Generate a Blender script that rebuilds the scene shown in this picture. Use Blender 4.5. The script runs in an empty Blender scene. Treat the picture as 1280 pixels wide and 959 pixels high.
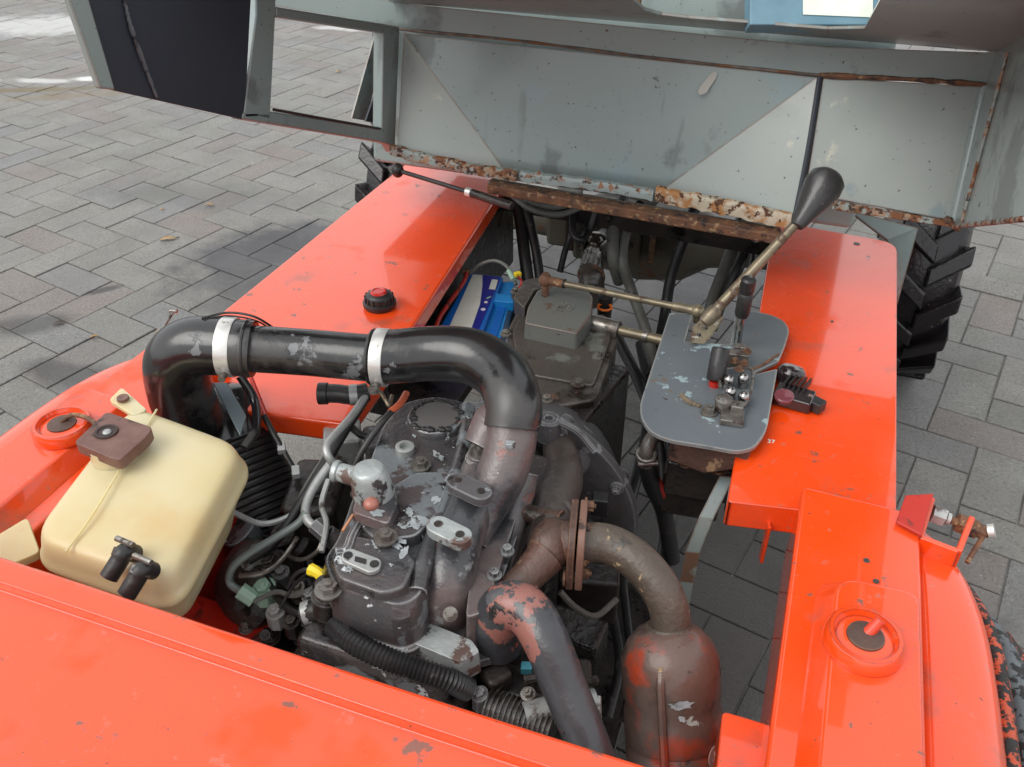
import bpy, bmesh, math, random
from mathutils import Vector, Matrix, noise
from math import radians, sin, cos, pi, tan, atan2, sqrt
random.seed(7)
S = bpy.context.scene
COL = S.collection

# ------------------------------------------------------------------ camera
FPX, PITCH, YAW, EYE = 1086.0, radians(35.5), radians(19.9), 1.2
cam_d = bpy.data.cameras.new('camera')
cam = bpy.data.objects.new('camera', cam_d)
COL.objects.link(cam)
cam.location = (0, 0, EYE)
cam.rotation_euler = (radians(90) - PITCH, 0, YAW)
cam_d.sensor_width = 36
cam_d.lens = FPX / 1280 * 36
cam_d.clip_start = 0.02
cam_d.clip_end = 500
S.camera = cam
# ------------------------------------------------------------------ light
SUN_EL, SUN_AZ = radians(48), radians(-140)      # azimuth from +Y towards +X
w = bpy.data.worlds.new('World')
S.world = w
w.use_nodes = True
nt = w.node_tree
nt.nodes.clear()
sky = nt.nodes.new('ShaderNodeTexSky')
sky.sky_type = 'NISHITA'
sky.sun_disc = False
sky.sun_elevation = SUN_EL
sky.sun_rotation = SUN_AZ
sky.dust_density = 6
sky.air_density = 1.0
hs = nt.nodes.new('ShaderNodeHueSaturation')
hs.inputs['Saturation'].default_value = 0.12     # thin bright overcast
bg = nt.nodes.new('ShaderNodeBackground')
bg.inputs['Strength'].default_value = 0.15
ow = nt.nodes.new('ShaderNodeOutputWorld')
nt.links.new(sky.outputs[0], hs.inputs['Color'])
cl = nt.nodes.new('ShaderNodeMix')               # even cloud layer over the clear sky
cl.data_type = 'RGBA'
cl.inputs[0].default_value = 0.75
cl.inputs[7].default_value = (8.6, 8.8, 9.1, 1)
nt.links.new(hs.outputs[0], cl.inputs[6])
nt.links.new(cl.outputs[2], bg.inputs['Color'])
nt.links.new(bg.outputs[0], ow.inputs['Surface'])
sd = bpy.data.lights.new('sun', 'SUN')
sd.energy = 1.5
sd.angle = radians(45)
sd.color = (1, .96, .9)
sun = bpy.data.objects.new('sun', sd)
COL.objects.link(sun)
sdir = Vector((sin(SUN_AZ) * cos(SUN_EL), cos(SUN_AZ) * cos(SUN_EL), sin(SUN_EL)))
sun.rotation_euler = sdir.to_track_quat('Z', 'Y').to_euler()
S.view_settings.view_transform = 'Standard'
S.view_settings.look = 'None'
S.view_settings.exposure = 0.16
S.view_settings.gamma = 1

# ------------------------------------------------------------------ survey helpers
# every position was surveyed from the photograph: a sight line met with a plane of known height / distance
_cp, _sp = cos(PITCH), sin(PITCH)
FW = Vector((-sin(YAW) * _cp, cos(YAW) * _cp, -_sp))
RT = Vector((cos(YAW), sin(YAW), 0))
UP = RT.cross(FW)
EYEP = Vector((0, 0, EYE))
def _ray(x, y): return FW + RT * ((x - 640) / FPX) - UP * ((y - 479.5) / FPX)
def Z(x, y, z):
    d = _ray(x, y); return EYEP + d * ((z - EYE) / d.z)
def Yp(x, y, Y):
    d = _ray(x, y); return EYEP + d * (Y / d.y)
def Xp(x, y, X):
    d = _ray(x, y); return EYEP + d * (X / d.x)
def Pl(x, y, p0, n):
    d = _ray(x, y); return EYEP + d * ((p0 - EYEP).dot(n) / d.dot(n))
def rad(p, px): return px * (p - EYEP).dot(FW) / FPX
def V(*a): return Vector(a)
MX = -0.678                                       # mirror: x -> MX - x

# ------------------------------------------------------------------ materials
MATS = {}
def mat(name, base, rough=.5, metal=0, layers=(), bump=0, bscale=60, coat=0, var=None, spec=.5, sss=0, vscale=6, rv=0, coatr=.04, edge=None, streak=None, coatvar=False):
    """base paint, then layers (colour, scale, threshold, softness, rough, metal, detail, seed) of chips / rust / dirt"""
    m = bpy.data.materials.new(name); m.use_nodes = True
    t = m.node_tree; N = t.nodes; L = t.links
    b = N['Principled BSDF']
    geo = N.new('ShaderNodeNewGeometry')
    def noise_(scale, detail=4, seed=0, r=.55):
        n = N.new('ShaderNodeTexNoise'); n.inputs['Scale'].default_value = scale
        n.inputs['Detail'].default_value = detail; n.inputs['Roughness'].default_value = r
        mp = N.new('ShaderNodeVectorMath'); mp.operation = 'ADD'; mp.inputs[1].default_value = (seed * 3.7, seed * 1.3, seed * 2.1)
        L.new(geo.outputs['Position'], mp.inputs[0]); L.new(mp.outputs[0], n.inputs['Vector'])
        return n.outputs['Fac']
    def rgb(c):
        n = N.new('ShaderNodeRGB'); n.outputs[0].default_value = (*c, 1); return n.outputs[0]
    def val(v):
        n = N.new('ShaderNodeValue'); n.outputs[0].default_value = v; return n.outputs[0]
    def mixc(f, a, c):
        n = N.new('ShaderNodeMix'); n.data_type = 'RGBA'; L.new(f, n.inputs[0]); L.new(a, n.inputs[6]); L.new(c, n.inputs[7]); return n.outputs[2]
    def mixf(f, a, c):
        n = N.new('ShaderNodeMix'); n.data_type = 'FLOAT'; L.new(f, n.inputs[0]); L.new(a, n.inputs[2]); L.new(c, n.inputs[3]); return n.outputs[0]
    def ramp(f, lo, hi):
        n = N.new('ShaderNodeMapRange'); n.inputs[1].default_value = lo; n.inputs[2].default_value = hi; L.new(f, n.inputs[0]); return n.outputs[0]
    c = rgb(base)
    if var: c = mixc(ramp(noise_(vscale, 5, 11), .35, .65), c, rgb(var))
    r = val(rough); mt = val(metal)
    if rv: r = ramp(noise_(14, 5, 5), .3, .7); q = N.new('ShaderNodeMapRange'); q.inputs[3].default_value = rough; q.inputs[4].default_value = rough + rv; L.new(r, q.inputs[0]); r = q.outputs[0]
    cov = None
    for ly in layers:
        col, sc, th, so = ly[:4]; lr = ly[4] if len(ly) > 4 else .6; lm = ly[5] if len(ly) > 5 else 0; dt = ly[6] if len(ly) > 6 else 5; se = ly[7] if len(ly) > 7 else sc
        f = ramp(noise_(sc, dt, se, .62), th, th + so)
        c = mixc(f, c, rgb(col)); r = mixf(f, r, val(lr)); mt = mixf(f, mt, val(lm))
        cov = f
    if streak:                                   # run-down stains: noise drawn out along the vertical
        col, th, so = streak
        sp = N.new('ShaderNodeVectorMath'); sp.operation = 'MULTIPLY'; sp.inputs[1].default_value = (38, 22, 4)
        L.new(geo.outputs['Position'], sp.inputs[0]); sn = N.new('ShaderNodeTexNoise'); sn.inputs['Scale'].default_value = 1; sn.inputs['Detail'].default_value = 5
        L.new(sp.outputs[0], sn.inputs['Vector']); c = mixc(ramp(sn.outputs['Fac'], th, th + so), c, rgb(col))
    if edge:                                     # bare or rusty rims where paint has chipped off the edges
        col, rr_, k = edge
        bv = N.new('ShaderNodeBevel'); bv.samples = 4; bv.inputs['Radius'].default_value = rr_
        dp = N.new('ShaderNodeVectorMath'); dp.operation = 'DOT_PRODUCT'; L.new(bv.outputs[0], dp.inputs[0]); L.new(geo.outputs['Normal'], dp.inputs[1])
        e = ramp(dp.outputs['Value'], .985, .90); nn = ramp(noise_(42, 5, 21), .5 - k * .2, .62 - k * .2)
        ml = N.new('ShaderNodeMath'); ml.operation = 'MULTIPLY'; L.new(e, ml.inputs[0]); L.new(nn, ml.inputs[1])
        c = mixc(ml.outputs[0], c, rgb(col))
    L.new(c, b.inputs['Base Color']); L.new(r, b.inputs['Roughness']); L.new(mt, b.inputs['Metallic'])
    b.inputs['Specular IOR Level'].default_value = spec
    b.inputs['Coat IOR'].default_value = 1.52; b.inputs['Coat Weight'].default_value = coat; b.inputs['Coat Roughness'].default_value = coatr
    if coatvar:                                  # polish worn off in patches
        cv = ramp(noise_(6.5, 9, 77), .36, .42); q = N.new('ShaderNodeMapRange'); q.inputs[3].default_value = .12; q.inputs[4].default_value = coat; L.new(cv, q.inputs[0]); L.new(q.outputs[0], b.inputs['Coat Weight'])
    if sss:
        b.inputs['Subsurface Weight'].default_value = sss; b.inputs['Subsurface Radius'].default_value = (.03, .02, .008); b.inputs['Subsurface Scale'].default_value = .5
    if bump:
        bp = N.new('ShaderNodeBump'); bp.inputs['Strength'].default_value = bump; bp.inputs['Distance'].default_value = .002
        L.new(noise_(bscale, 4, 2), bp.inputs['Height'])
        if cov is not None:
            b2 = N.new('ShaderNodeBump'); b2.inputs['Strength'].default_value = .5; b2.inputs['Distance'].default_value = .0006; b2.invert = True
            L.new(cov, b2.inputs['Height']); L.new(bp.outputs[0], b2.inputs['Normal']); L.new(b2.outputs[0], b.inputs['Normal'])
        else: L.new(bp.outputs[0], b.inputs['Normal'])
    MATS[name] = m
    return m
RUST = (.16, .06, .025); DRUST = (.07, .03, .018)
ORG = mat('orange_paint', (.80, .064, .006), .17, layers=[((.82, .080, .010), 3, .55, .2, .2, 0, 4), ((.40, .075, .04), 7, .585, .12, .42, 0, 9, 31), ((.50, .11, .06), 60, .635, .08, .45, 0, 8, 61), ((.20, .07, .045), 30, .645, .04, .5, 0, 9, 44), ((.16, .03, .012), 110, .70, .03, .4, 0, 4, 2), ((.06, .045, .035), 240, .72, .03, .6, 0, 2, 9), ((.12, .04, .025), 22, .70, .015, .5, 0, 9, 17)], coat=.8, coatvar=True, bump=.22, bscale=7, spec=.45, coatr=.03, edge=((.26, .03, .012), .004, .9), rv=.14)
ORGD = mat('weathered_orange_paint', (.62, .05, .02), .35, layers=[((.32, .08, .05), 18, .52, .1, .5), ((.09, .045, .03), 60, .60, .05, .7)], bump=.2)
GREY = mat('worn_grey_paint', (.195, .245, .238), .28, var=(.225, .275, .262), vscale=3, layers=[((.20, .27, .28), 4, .58, .04, .30, 0, 6, 4), ((.13, .155, .15), 6, .60, .05, .4, 0, 8, 41), ((.055, .055, .048), 150, .68, .03, .6, 0, 3, 1), ((.10, .10, .09), 40, .68, .02, .6, 0, 6, 51), ((.09, .055, .035), 34, .705, .02, .7, 0, 8, 6), ((.36, .37, .34), 24, .725, .015, .5, 0, 8, 13)], bump=.35, bscale=9, coat=.3, coatr=.12, edge=((.14, .075, .045), .004, .9), streak=((.13, .16, .15), .63, .12))
GREYR = mat('rusted_grey_paint', (.24, .28, .26), .5, layers=[((.30, .19, .12), 50, .48, .06, .75, 0, 8, 2), ((.17, .065, .025), 62, .50, .05, .8, 0, 8, 3), ((.045, .025, .018), 90, .55, .04, .8, 0, 8, 5)], bump=.9, bscale=160)
RUSTM = mat('rusty_steel', (.17, .075, .035), .7, var=(.085, .042, .025), vscale=40, layers=[((.30, .19, .10), 90, .56, .08, .8, 0, 7), ((.03, .02, .018), 50, .56, .08, .6, 0, 7)], bump=.9, bscale=200)
WELD = mat('dirty_seam', (.06, .05, .045), .7, var=(.17, .13, .10), vscale=40, layers=[((.16, .07, .03), 30, .52, .06, .8)], bump=.5, bscale=150)
PALE = mat('lit_pale_grey_paint', (.255, .29, .275), .30, var=(.29, .32, .295), vscale=5, layers=[((.18, .24, .25), 6, .60, .05, .3, 0, 7, 4), ((.42, .42, .35), 14, .64, .05, .5, 0, 9, 71), ((.07, .07, .06), 120, .69, .03, .6, 0, 3, 1), ((.10, .055, .03), 34, .70, .02, .7, 0, 8, 6)], bump=.4, bscale=16, coat=.3, coatr=.12, edge=((.18, .09, .05), .004, .9))  # cab grey made paler: brighter light on the folded panels put into the colour
NAVY = mat('shaded_slate_paint', (.020, .025, .036), .5, var=(.026, .031, .042), bump=.1, layers=[((.06, .065, .07), 50, .72, .03, .6)])  # shade on the wall's inner face put into the colour
ENG = mat('engine_paint', (.042, .044, .048), .22, var=(.072, .056, .054), vscale=11, layers=[((.009, .008, .008), 13, .53, .08, .20, 0, 8, 8), ((.16, .175, .185), 15, .56, .03, .34, .2, 9, 3), ((.13, .055, .045), 26, .65, .03, .45, 0, 7, 9), ((.50, .53, .54), 25, .635, .012, .4, .1, 9, 1), ((.40, .42, .42), 110, .68, .02, .4, .2, 5, 7)], bump=.55, bscale=120, spec=.7, edge=((.42, .44, .45), .0035, .9), rv=.2)
ENGR = mat('manifold_paint', (.100, .092, .092), .24, var=(.115, .078, .073), vscale=9, layers=[((.038, .039, .043), 9, .50, .09, .28, .1, 8, 3), ((.20, .20, .20), 22, .63, .03, .4, .1, 8, 6), ((.40, .42, .43), 60, .69, .02, .4, .2, 7, 1), ((.20, .08, .06), 20, .63, .05, .4, 0, 7, 9)], bump=.6, bscale=90, spec=.7, edge=((.34, .34, .34), .003, .5), rv=.2)
BELL = mat('bell_housing_grey', (.090, .089, .094), .32, var=(.070, .065, .066), vscale=14, layers=[((.018, .015, .014), 14, .56, .07, .3, 0, 8, 8), ((.24, .25, .26), 30, .62, .02, .42, .2, 8, 2)], bump=.6, bscale=90, edge=((.32, .33, .33), .003, .9), rv=.2)
CAST = mat('oily_gearbox_iron', (.056, .051, .046), .26, var=(.072, .060, .051), vscale=12, layers=[((.14, .145, .13), 13, .565, .06, .42, .1, 8, 3), ((.016, .012, .010), 14, .55, .08, .24, 0, 8, 8), ((.20, .25, .21), 19, .68, .02, .55, 0, 7, 1), ((.10, .05, .032), 33, .64, .04, .5, 0, 7, 5)], bump=.9, bscale=90, rv=.15, edge=((.24, .22, .19), .003, .7))
COVER = mat('grey_cover_paint', (.120, .132, .124), .34, var=(.135, .135, .122), vscale=16, layers=[((.11, .07, .05), 24, .63, .05, .5, 0, 8, 3), ((.05, .035, .03), 50, .66, .04, .4, 0, 7, 4)], bump=.3, bscale=120, edge=((.15, .07, .045), .007, 1.2))
EXH = mat('rusty_exhaust_iron', (.105, .050, .036), .42, var=(.060, .036, .027), vscale=16, layers=[((.25, .16, .09), 34, .62, .05, .7, 0, 8, 2), ((.028, .018, .015), 16, .56, .08, .35, 0, 8, 5)], bump=.8, bscale=130, rv=.2, edge=((.20, .10, .06), .003, .6))
EXP = mat('exhaust_pipe_brown', (.092, .072, .054), .36, var=(.060, .044, .034), vscale=14, layers=[((.30, .22, .12), 60, .64, .03, .7, 0, 8, 2), ((.035, .027, .022), 16, .56, .07, .35, 0, 8, 12), ((.14, .05, .03), 9, .62, .05, .5, 0, 6, 22)], bump=.8, bscale=140, rv=.2)
MUF = mat('muffler_coating', (.095, .068, .058), .30, var=(.11, .060, .045), vscale=6, layers=[((.33, .045, .018), 6.5, .50, .07, .32, 0, 8, 12), ((.05, .035, .03), 12, .58, .06, .4, 0, 8, 16), ((.36, .36, .33), 30, .68, .012, .5, 0, 8, 2), ((.04, .025, .02), 60, .62, .05, .6, 0, 7, 6)], bump=.5, bscale=90, coat=.2, rv=.2)
PEEL = mat('peeling_black_pipe', (.028, .030, .034), .26, var=(.052, .053, .058), vscale=16, layers=[((.25, .10, .08), 9, .535, .012, .4, 0, 8, 3), ((.07, .07, .075), 24, .60, .02, .4, 0, 8, 33), ((.38, .08, .035), 16, .665, .02, .4, 0, 7, 5), ((.009, .009, .009), 30, .62, .03, .3, 0, 8, 14)], bump=.6, bscale=70, spec=.6, rv=.15)
RUB = mat('glossy_black_rubber', (.008, .008, .009), .13, var=(.015, .014, .014), vscale=24, layers=[((.035, .032, .030), 8, .55, .06, .42, 0, 8, 15), ((.12, .125, .13), 15, .64, .02, .38, 0, 8, 5)], rv=.12, bump=.4, bscale=22, spec=.7)
RUBM = mat('black_rubber', (.012, .012, .013), .42, var=(.024, .022, .021), vscale=25, layers=[((.06, .055, .05), 60, .64, .06, .6)], bump=.3, bscale=120)
TYRE = mat('wet_tyre_rubber', (.008, .007, .008), .24, var=(.014, .010, .011), vscale=20, layers=[((.20, .15, .14), 60, .68, .03, .5, 0, 8, 2), ((.15, .09, .045), 10, .66, .04, .7, 0, 7, 7)], bump=.6, bscale=110)
GHOSE = mat('grey_hydraulic_hose', (.15, .155, .14), .5, var=(.10, .10, .09), vscale=14, layers=[((.03, .03, .028), 30, .62, .06, .6)], bump=.4, bscale=150)
SILV = mat('clamp_steel', (.62, .61, .58), .32, .55, layers=[((.25, .22, .18), 60, .62, .06, .5, .3)], bump=.1)
ZINC = mat('zinc_steel', (.27, .26, .24), .30, .7, var=(.15, .13, .11), vscale=50, layers=[((.05, .035, .028), 60, .55, .06, .5, .2, 7)], bump=.4, bscale=120)
BRASS = mat('yellow_zinc_steel', (.27, .23, .15), .40, .55, var=(.17, .14, .10), vscale=40, layers=[((.09, .05, .03), 36, .56, .06, .6, .1, 8), ((.42, .40, .34), 60, .66, .04, .35, .6)], bump=.3)
ALU = mat('dull_aluminium', (.42, .43, .42), .42, .4, var=(.28, .29, .28), vscale=20, layers=[((.10, .08, .07), 30, .58, .06, .5, .2), ((.62, .66, .62), 22, .66, .03, .5)], bump=.4, bscale=90)
CHROME = mat('polished_steel', (.36, .35, .34), .20, 1, layers=[((.06, .045, .04), 60, .58, .05, .5, .3, 7)])
OILY = mat('oily_black_iron', (.016, .014, .013), .28, var=(.032, .024, .020), vscale=24, layers=[((.13, .115, .10), 42, .65, .03, .5, .2, 8, 4), ((.006, .005, .005), 20, .52, .1, .22)], bump=.9, bscale=100, rv=.2, edge=((.12, .11, .10), .003, .5))
OLIVE = mat('muddy_axle_casting', (.085, .082, .062), .55, var=(.085, .070, .048), vscale=16, layers=[((.12, .05, .025), 24, .60, .06, .7), ((.02, .017, .014), 14, .57, .08, .4)], bump=.5, bscale=80)
PLAST = mat('yellowed_plastic', (.55, .45, .235), .34, var=(.58, .51, .32), vscale=7, layers=[((.50, .32, .12), 5, .52, .25, .38, 0, 4, 2), ((.40, .28, .13), 40, .70, .05, .5, 0, 7, 9)], sss=.5, bump=.12, bscale=20)
CAPM = mat('brown_plastic_cap', (.115, .048, .036), .5, var=(.16, .085, .065), vscale=40, layers=[((.05, .025, .02), 40, .58, .08, .6)], bump=.4, bscale=120)
BLUE = mat('battery_blue', (.008, .13, .50), .3, layers=[((.01, .06, .25), 20, .62, .1, .4)], bump=.05)
NBLUE = mat('label_navy', (.012, .022, .25), .3)
WHITE = mat('label_white', (.74, .76, .70), .4, var=(.66, .70, .60), vscale=30, layers=[((.45, .44, .36), 20, .64, .1, .5)])
PLATEG = mat('console_grey_paint', (.105, .122, .136), .36, var=(.12, .135, .145), vscale=12, layers=[((.26, .34, .36), 17, .60, .012, .45, 0, 8, 3), ((.14, .10, .075), 24, .625, .03, .7, 0, 8, 6), ((.05, .035, .03), 55, .655, .03, .7, 0, 7)], bump=.35, bscale=90, coat=.1, edge=((.32, .31, .28), .005, 1.1))
YEL = mat('yellow_plastic', (.80, .60, .02), .4)
GRN = mat('pale_green_plastic', (.30, .45, .35), .5)
REDW = mat('red_cable', (.42, .02, .012), .35, layers=[((.08, .02, .015), 40, .58, .06, .5)])
REDC = mat('red_cap_plastic', (.50, .018, .012), .2, coat=.4)
DARKRED = mat('dark_red_paint', (.40, .018, .008), .3, layers=[((.1, .02, .012), 30, .62, .06, .5)])
LEAF = mat('dry_leaf', (.26, .15, .07), .7, var=(.36, .25, .13), vscale=60)
LEAFD = mat('dark_leaf', (.06, .045, .035), .7)
CRACK = mat('cracked_fender_edge', (.42, .06, .02), .4, layers=[((.014, .013, .012), 120, .46, .03, .6, 0, 8, 3), ((.50, .10, .05), 80, .64, .02, .5, 0, 6, 8)], bump=.9, bscale=120)

def paver_material():
    m = bpy.data.materials.new('concrete_paver'); m.use_nodes = True
    t = m.node_tree; N = t.nodes; L = t.links; b = N['Principled BSDF']
    geo = N.new('ShaderNodeNewGeometry'); oi = N.new('ShaderNodeObjectInfo'); at = N.new('ShaderNodeAttribute'); at.attribute_name = 'rnd'
    ad = N.new('ShaderNodeMath'); ad.operation = 'ADD'; L.new(oi.outputs['Random'], ad.inputs[0]); L.new(at.outputs['Fac'], ad.inputs[1])
    fr = N.new('ShaderNodeMath'); fr.operation = 'FRACT'; L.new(ad.outputs[0], fr.inputs[0])
    cr = N.new('ShaderNodeValToRGB'); e = cr.color_ramp; e.elements[0].color = (.175, .172, .152, 1); e.elements[1].color = (.195, .168, .150, 1)
    for p, c in ((.25, (.195, .190, .170, 1)), (.55, (.205, .194, .174, 1)), (.75, (.175, .174, .170, 1)), (.88, (.180, .158, .142, 1))):
        k = e.elements.new(p); k.color = c
    L.new(fr.outputs[0], cr.inputs[0])
    def nz(s, d=4, r=.6):
        n = N.new('ShaderNodeTexNoise'); n.inputs['Scale'].default_value = s; n.inputs['Detail'].default_value = d; n.inputs['Roughness'].default_value = r
        L.new(geo.outputs['Position'], n.inputs['Vector']); return n.outputs['Fac']
    def rng(f, a, b_, c=0, d=1):
        n = N.new('ShaderNodeMapRange'); n.inputs[1].default_value = a; n.inputs[2].default_value = b_; n.inputs[3].default_value = c; n.inputs[4].default_value = d; L.new(f, n.inputs[0]); return n.outputs[0]
    def mix(f, a, c, mode='MIX'):
        n = N.new('ShaderNodeMix'); n.data_type = 'RGBA'; n.blend_type = mode
        if hasattr(f, 'links'): L.new(f, n.inputs[0])
        else: n.inputs[0].default_value = f
        L.new(a, n.inputs[6])
        if isinstance(c, tuple): n.inputs[7].default_value = (*c, 1)
        else: L.new(c, n.inputs[7])
        return n.outputs[2]
    def math_(op, a, b_):
        n = N.new('ShaderNodeMath'); n.operation = op; n.use_clamp = op in ('MULTIPLY',)
        for i, v in enumerate((a, b_)):
            if hasattr(v, 'links'): L.new(v, n.inputs[i])
            else: n.inputs[i].default_value = v
        return n.outputs[0]
    c = cr.outputs[0]
    c = mix(rng(nz(120, 5, .75), .50, .62, 0, .65), c, (.075, .075, .070))
    c = mix(rng(nz(170, 3, .7), .60, .67, 0, .75), c, (.36, .35, .31))
    c = mix(rng(nz(45, 6, .7), .55, .66, 0, .4), c, (.11, .105, .09))
    c = mix(rng(nz(6, 6), .42, .66, 0, .45), c, (.14, .135, .13))
    big = nz(9, 5)
    # stains and tone patches with a shape of their own: (centre, radius x, radius y, colour, strength)
    sx = N.new('ShaderNodeSeparateXYZ'); L.new(geo.outputs['Position'], sx.inputs[0])
    wet = None
    def stain_tone(cx, cy, rx, ry, rot, edge=.75):
        dx = math_('SUBTRACT', sx.outputs[0], cx); dy = math_('SUBTRACT', sx.outputs[1], cy)
        a, s_ = cos(rot), sin(rot)
        u = math_('ADD', math_('MULTIPLY', dx, a), 0); u = N.new('ShaderNodeMath'); u.operation = 'MULTIPLY_ADD'; L.new(dx, u.inputs[0]); u.inputs[1].default_value = a / rx
        q = N.new('ShaderNodeMath'); q.operation = 'MULTIPLY'; L.new(dy, q.inputs[0]); q.inputs[1].default_value = s_ / rx; L.new(q.outputs[0], u.inputs[2])
        v = N.new('ShaderNodeMath'); v.operation = 'MULTIPLY_ADD'; L.new(dx, v.inputs[0]); v.inputs[1].default_value = -s_ / ry
        q = N.new('ShaderNodeMath'); q.operation = 'MULTIPLY'; L.new(dy, q.inputs[0]); q.inputs[1].default_value = a / ry; L.new(q.outputs[0], v.inputs[2])
        uu = N.new('ShaderNodeMath'); uu.operation = 'MULTIPLY'; L.new(u.outputs[0], uu.inputs[0]); L.new(u.outputs[0], uu.inputs[1])
        vv = N.new('ShaderNodeMath'); vv.operation = 'MULTIPLY_ADD'; L.new(v.outputs[0], vv.inputs[0]); L.new(v.outputs[0], vv.inputs[1]); L.new(uu.outputs[0], vv.inputs[2])
        sq = N.new('ShaderNodeMath'); sq.operation = 'SQRT'; L.new(vv.outputs[0], sq.inputs[0])
        ds = N.new('ShaderNodeMath'); ds.operation = 'MULTIPLY_ADD'; L.new(big, ds.inputs[0]); ds.inputs[1].default_value = -2.0; L.new(sq.outputs[0], ds.inputs[2])
        return rng(ds.outputs[0], .0 - edge * .5, .0 + edge * .5, 1, 0)
    for (x, y, rx, ry, rot, col, k) in STAIN_TONES:
        f = stain_tone(x, y, rx, ry, rot); fm = N.new('ShaderNodeMath'); fm.operation = 'MULTIPLY'; L.new(f, fm.inputs[0]); fm.inputs[1].default_value = k
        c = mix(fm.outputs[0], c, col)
    L.new(c, b.inputs['Base Color'])
    L.new(rng(nz(5, 5), .4, .6, .42, .68), b.inputs['Roughness'])
    b.inputs['Specular IOR Level'].default_value = .5
    bp = N.new('ShaderNodeBump'); bp.inputs['Strength'].default_value = .9; bp.inputs['Distance'].default_value = .003
    L.new(nz(210, 4, .7), bp.inputs['Height']); L.new(bp.outputs[0], b.inputs['Normal'])
    return m

# ------------------------------------------------------------------ mesh helpers
class MB:
    def __init__(s): s.bm = bmesh.new()
    def prism(s, pts, off):
        pts = [Vector(p) for p in pts]; off = Vector(off)
        a = [s.bm.verts.new(p) for p in pts]; b = [s.bm.verts.new(p + off) for p in pts]
        s.bm.faces.new(a); s.bm.faces.new(b[::-1])
        n = len(pts)
        for i in range(n): s.bm.faces.new((a[i], b[i], b[(i + 1) % n], a[(i + 1) % n]))
        return s
    def box(s, c, size, rz=0, rx=0, ry=0, M=None):
        m = Matrix.Translation(c) @ Matrix.Rotation(rz, 4, 'Z') @ Matrix.Rotation(rx, 4, 'X') @ Matrix.Rotation(ry, 4, 'Y')
        if M is not None: m = Matrix.Translation(c) @ M
        h = [q / 2 for q in size]
        vs = [s.bm.verts.new(m @ Vector((i * h[0], j * h[1], k * h[2]))) for i in (-1, 1) for j in (-1, 1) for k in (-1, 1)]
        for f in ((0, 1, 3, 2), (4, 6, 7, 5), (0, 4, 5, 1), (2, 3, 7, 6), (0, 2, 6, 4), (1, 5, 7, 3)): s.bm.faces.new([vs[i] for i in f])
        return s
    def ring(s, c, ax, r, n, ref=None):
        ax = ax.normalized(); u = (ref or (V(0, 0, 1) if abs(ax.z) < .9 else V(0, 1, 0))); u = (u - ax * u.dot(ax)).normalized(); v = ax.cross(u)
        return [s.bm.verts.new(c + (u * cos(2 * pi * i / n) + v * sin(2 * pi * i / n)) * r) for i in range(n)], u
    def skin(s, rings, cap=True):
        for a, b in zip(rings, rings[1:]):
            n = len(a)
            for i in range(n): s.bm.faces.new((a[i], a[(i + 1) % n], b[(i + 1) % n], b[i]))
        if cap:
            s.bm.faces.new(rings[0][::-1]); s.bm.faces.new(rings[-1])
    def cyl(s, p0, p1, r0, r1=None, n=20):
        r1 = r0 if r1 is None else r1; ax = p1 - p0
        a, u = s.ring(p0, ax, r0, n); b, _ = s.ring(p1, ax, r1, n, u); s.skin([a, b]); return s
    def lathe(s, c, ax, prof, n=24):
        """prof: (distance along the axis, radius)"""
        ax = ax.normalized(); rs = []; u = None
        for d, r in prof:
            a, u = s.ring(c + ax * d, ax, max(r, 1e-5), n, u); rs.append(a)
        s.skin(rs); return s
    def tube(s, pts, r, n=12, sub=8, cor=0, period=2, smooth=True, jitter=0):
        """round tube through points; r number or list; cor = corrugation depth"""
        P = [Vector(p) for p in pts]; k = len(P)
        Rr = list(r) if hasattr(r, '__len__') else [r] * k
        out = []; ro = []
        if smooth and k > 2:
            for i in range(k - 1):
                p0 = P[i - 1] if i else P[0] * 2 - P[1]; p1, p2 = P[i], P[i + 1]; p3 = P[i + 2] if i + 2 < k else P[-1] * 2 - P[-2]
                for j in range(sub):
                    t = j / sub
                    out.append(.5 * ((2 * p1) + (p2 - p0) * t + (2 * p0 - 5 * p1 + 4 * p2 - p3) * t * t + (3 * p1 - p0 - 3 * p2 + p3) * t ** 3)); ro.append(Rr[i] + (Rr[i + 1] - Rr[i]) * t)
            out.append(P[-1]); ro.append(Rr[-1])
        elif cor and k == 2:
            m = sub
            out = [P[0].lerp(P[1], i / m) for i in range(m + 1)]; ro = [Rr[0] + (Rr[1] - Rr[0]) * i / m for i in range(m + 1)]
        else: out, ro = P, Rr
        rs = []; u = None
        for i, p in enumerate(out):
            t = (out[min(i + 1, len(out) - 1)] - out[max(i - 1, 0)])
            rr = ro[i] * (1 + (cor if (i // 1) % period == 0 else 0)) * (1 + jitter * (random.random() - .5))
            a, u = s.ring(p, t, rr, n, u); rs.append(a)
        s.skin(rs); return s
    def ball(s, c, r, sc=(1, 1, 1), seg=16, M=None):
        m = Matrix.Translation(c) @ (M or Matrix()) @ Matrix.Diagonal((r * sc[0], r * sc[1], r * sc[2], 1))
        bmesh.ops.create_uvsphere(s.bm, u_segments=seg, v_segments=seg // 2 + 2, radius=1, matrix=m); return s
    def torus(s, c, ax, R, r, n=28, m=10, arc=2 * pi, ref=None):
        ax = ax.normalized(); u = ref or (V(0, 0, 1) if abs(ax.z) < .9 else V(0, 1, 0)); u = (u - ax * u.dot(ax)).normalized(); v = ax.cross(u); rs = []
        full = arc > 6.28
        for i in range(n + (0 if full else 1)):
            a = arc * i / n; d = u * cos(a) + v * sin(a)
            rs.append([s.bm.verts.new(c + d * (R + r * cos(2 * pi * j / m)) + ax * r * sin(2 * pi * j / m)) for j in range(m)])
        if full: rs.append(rs[0])
        s.skin(rs, cap=not full); return s
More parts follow.
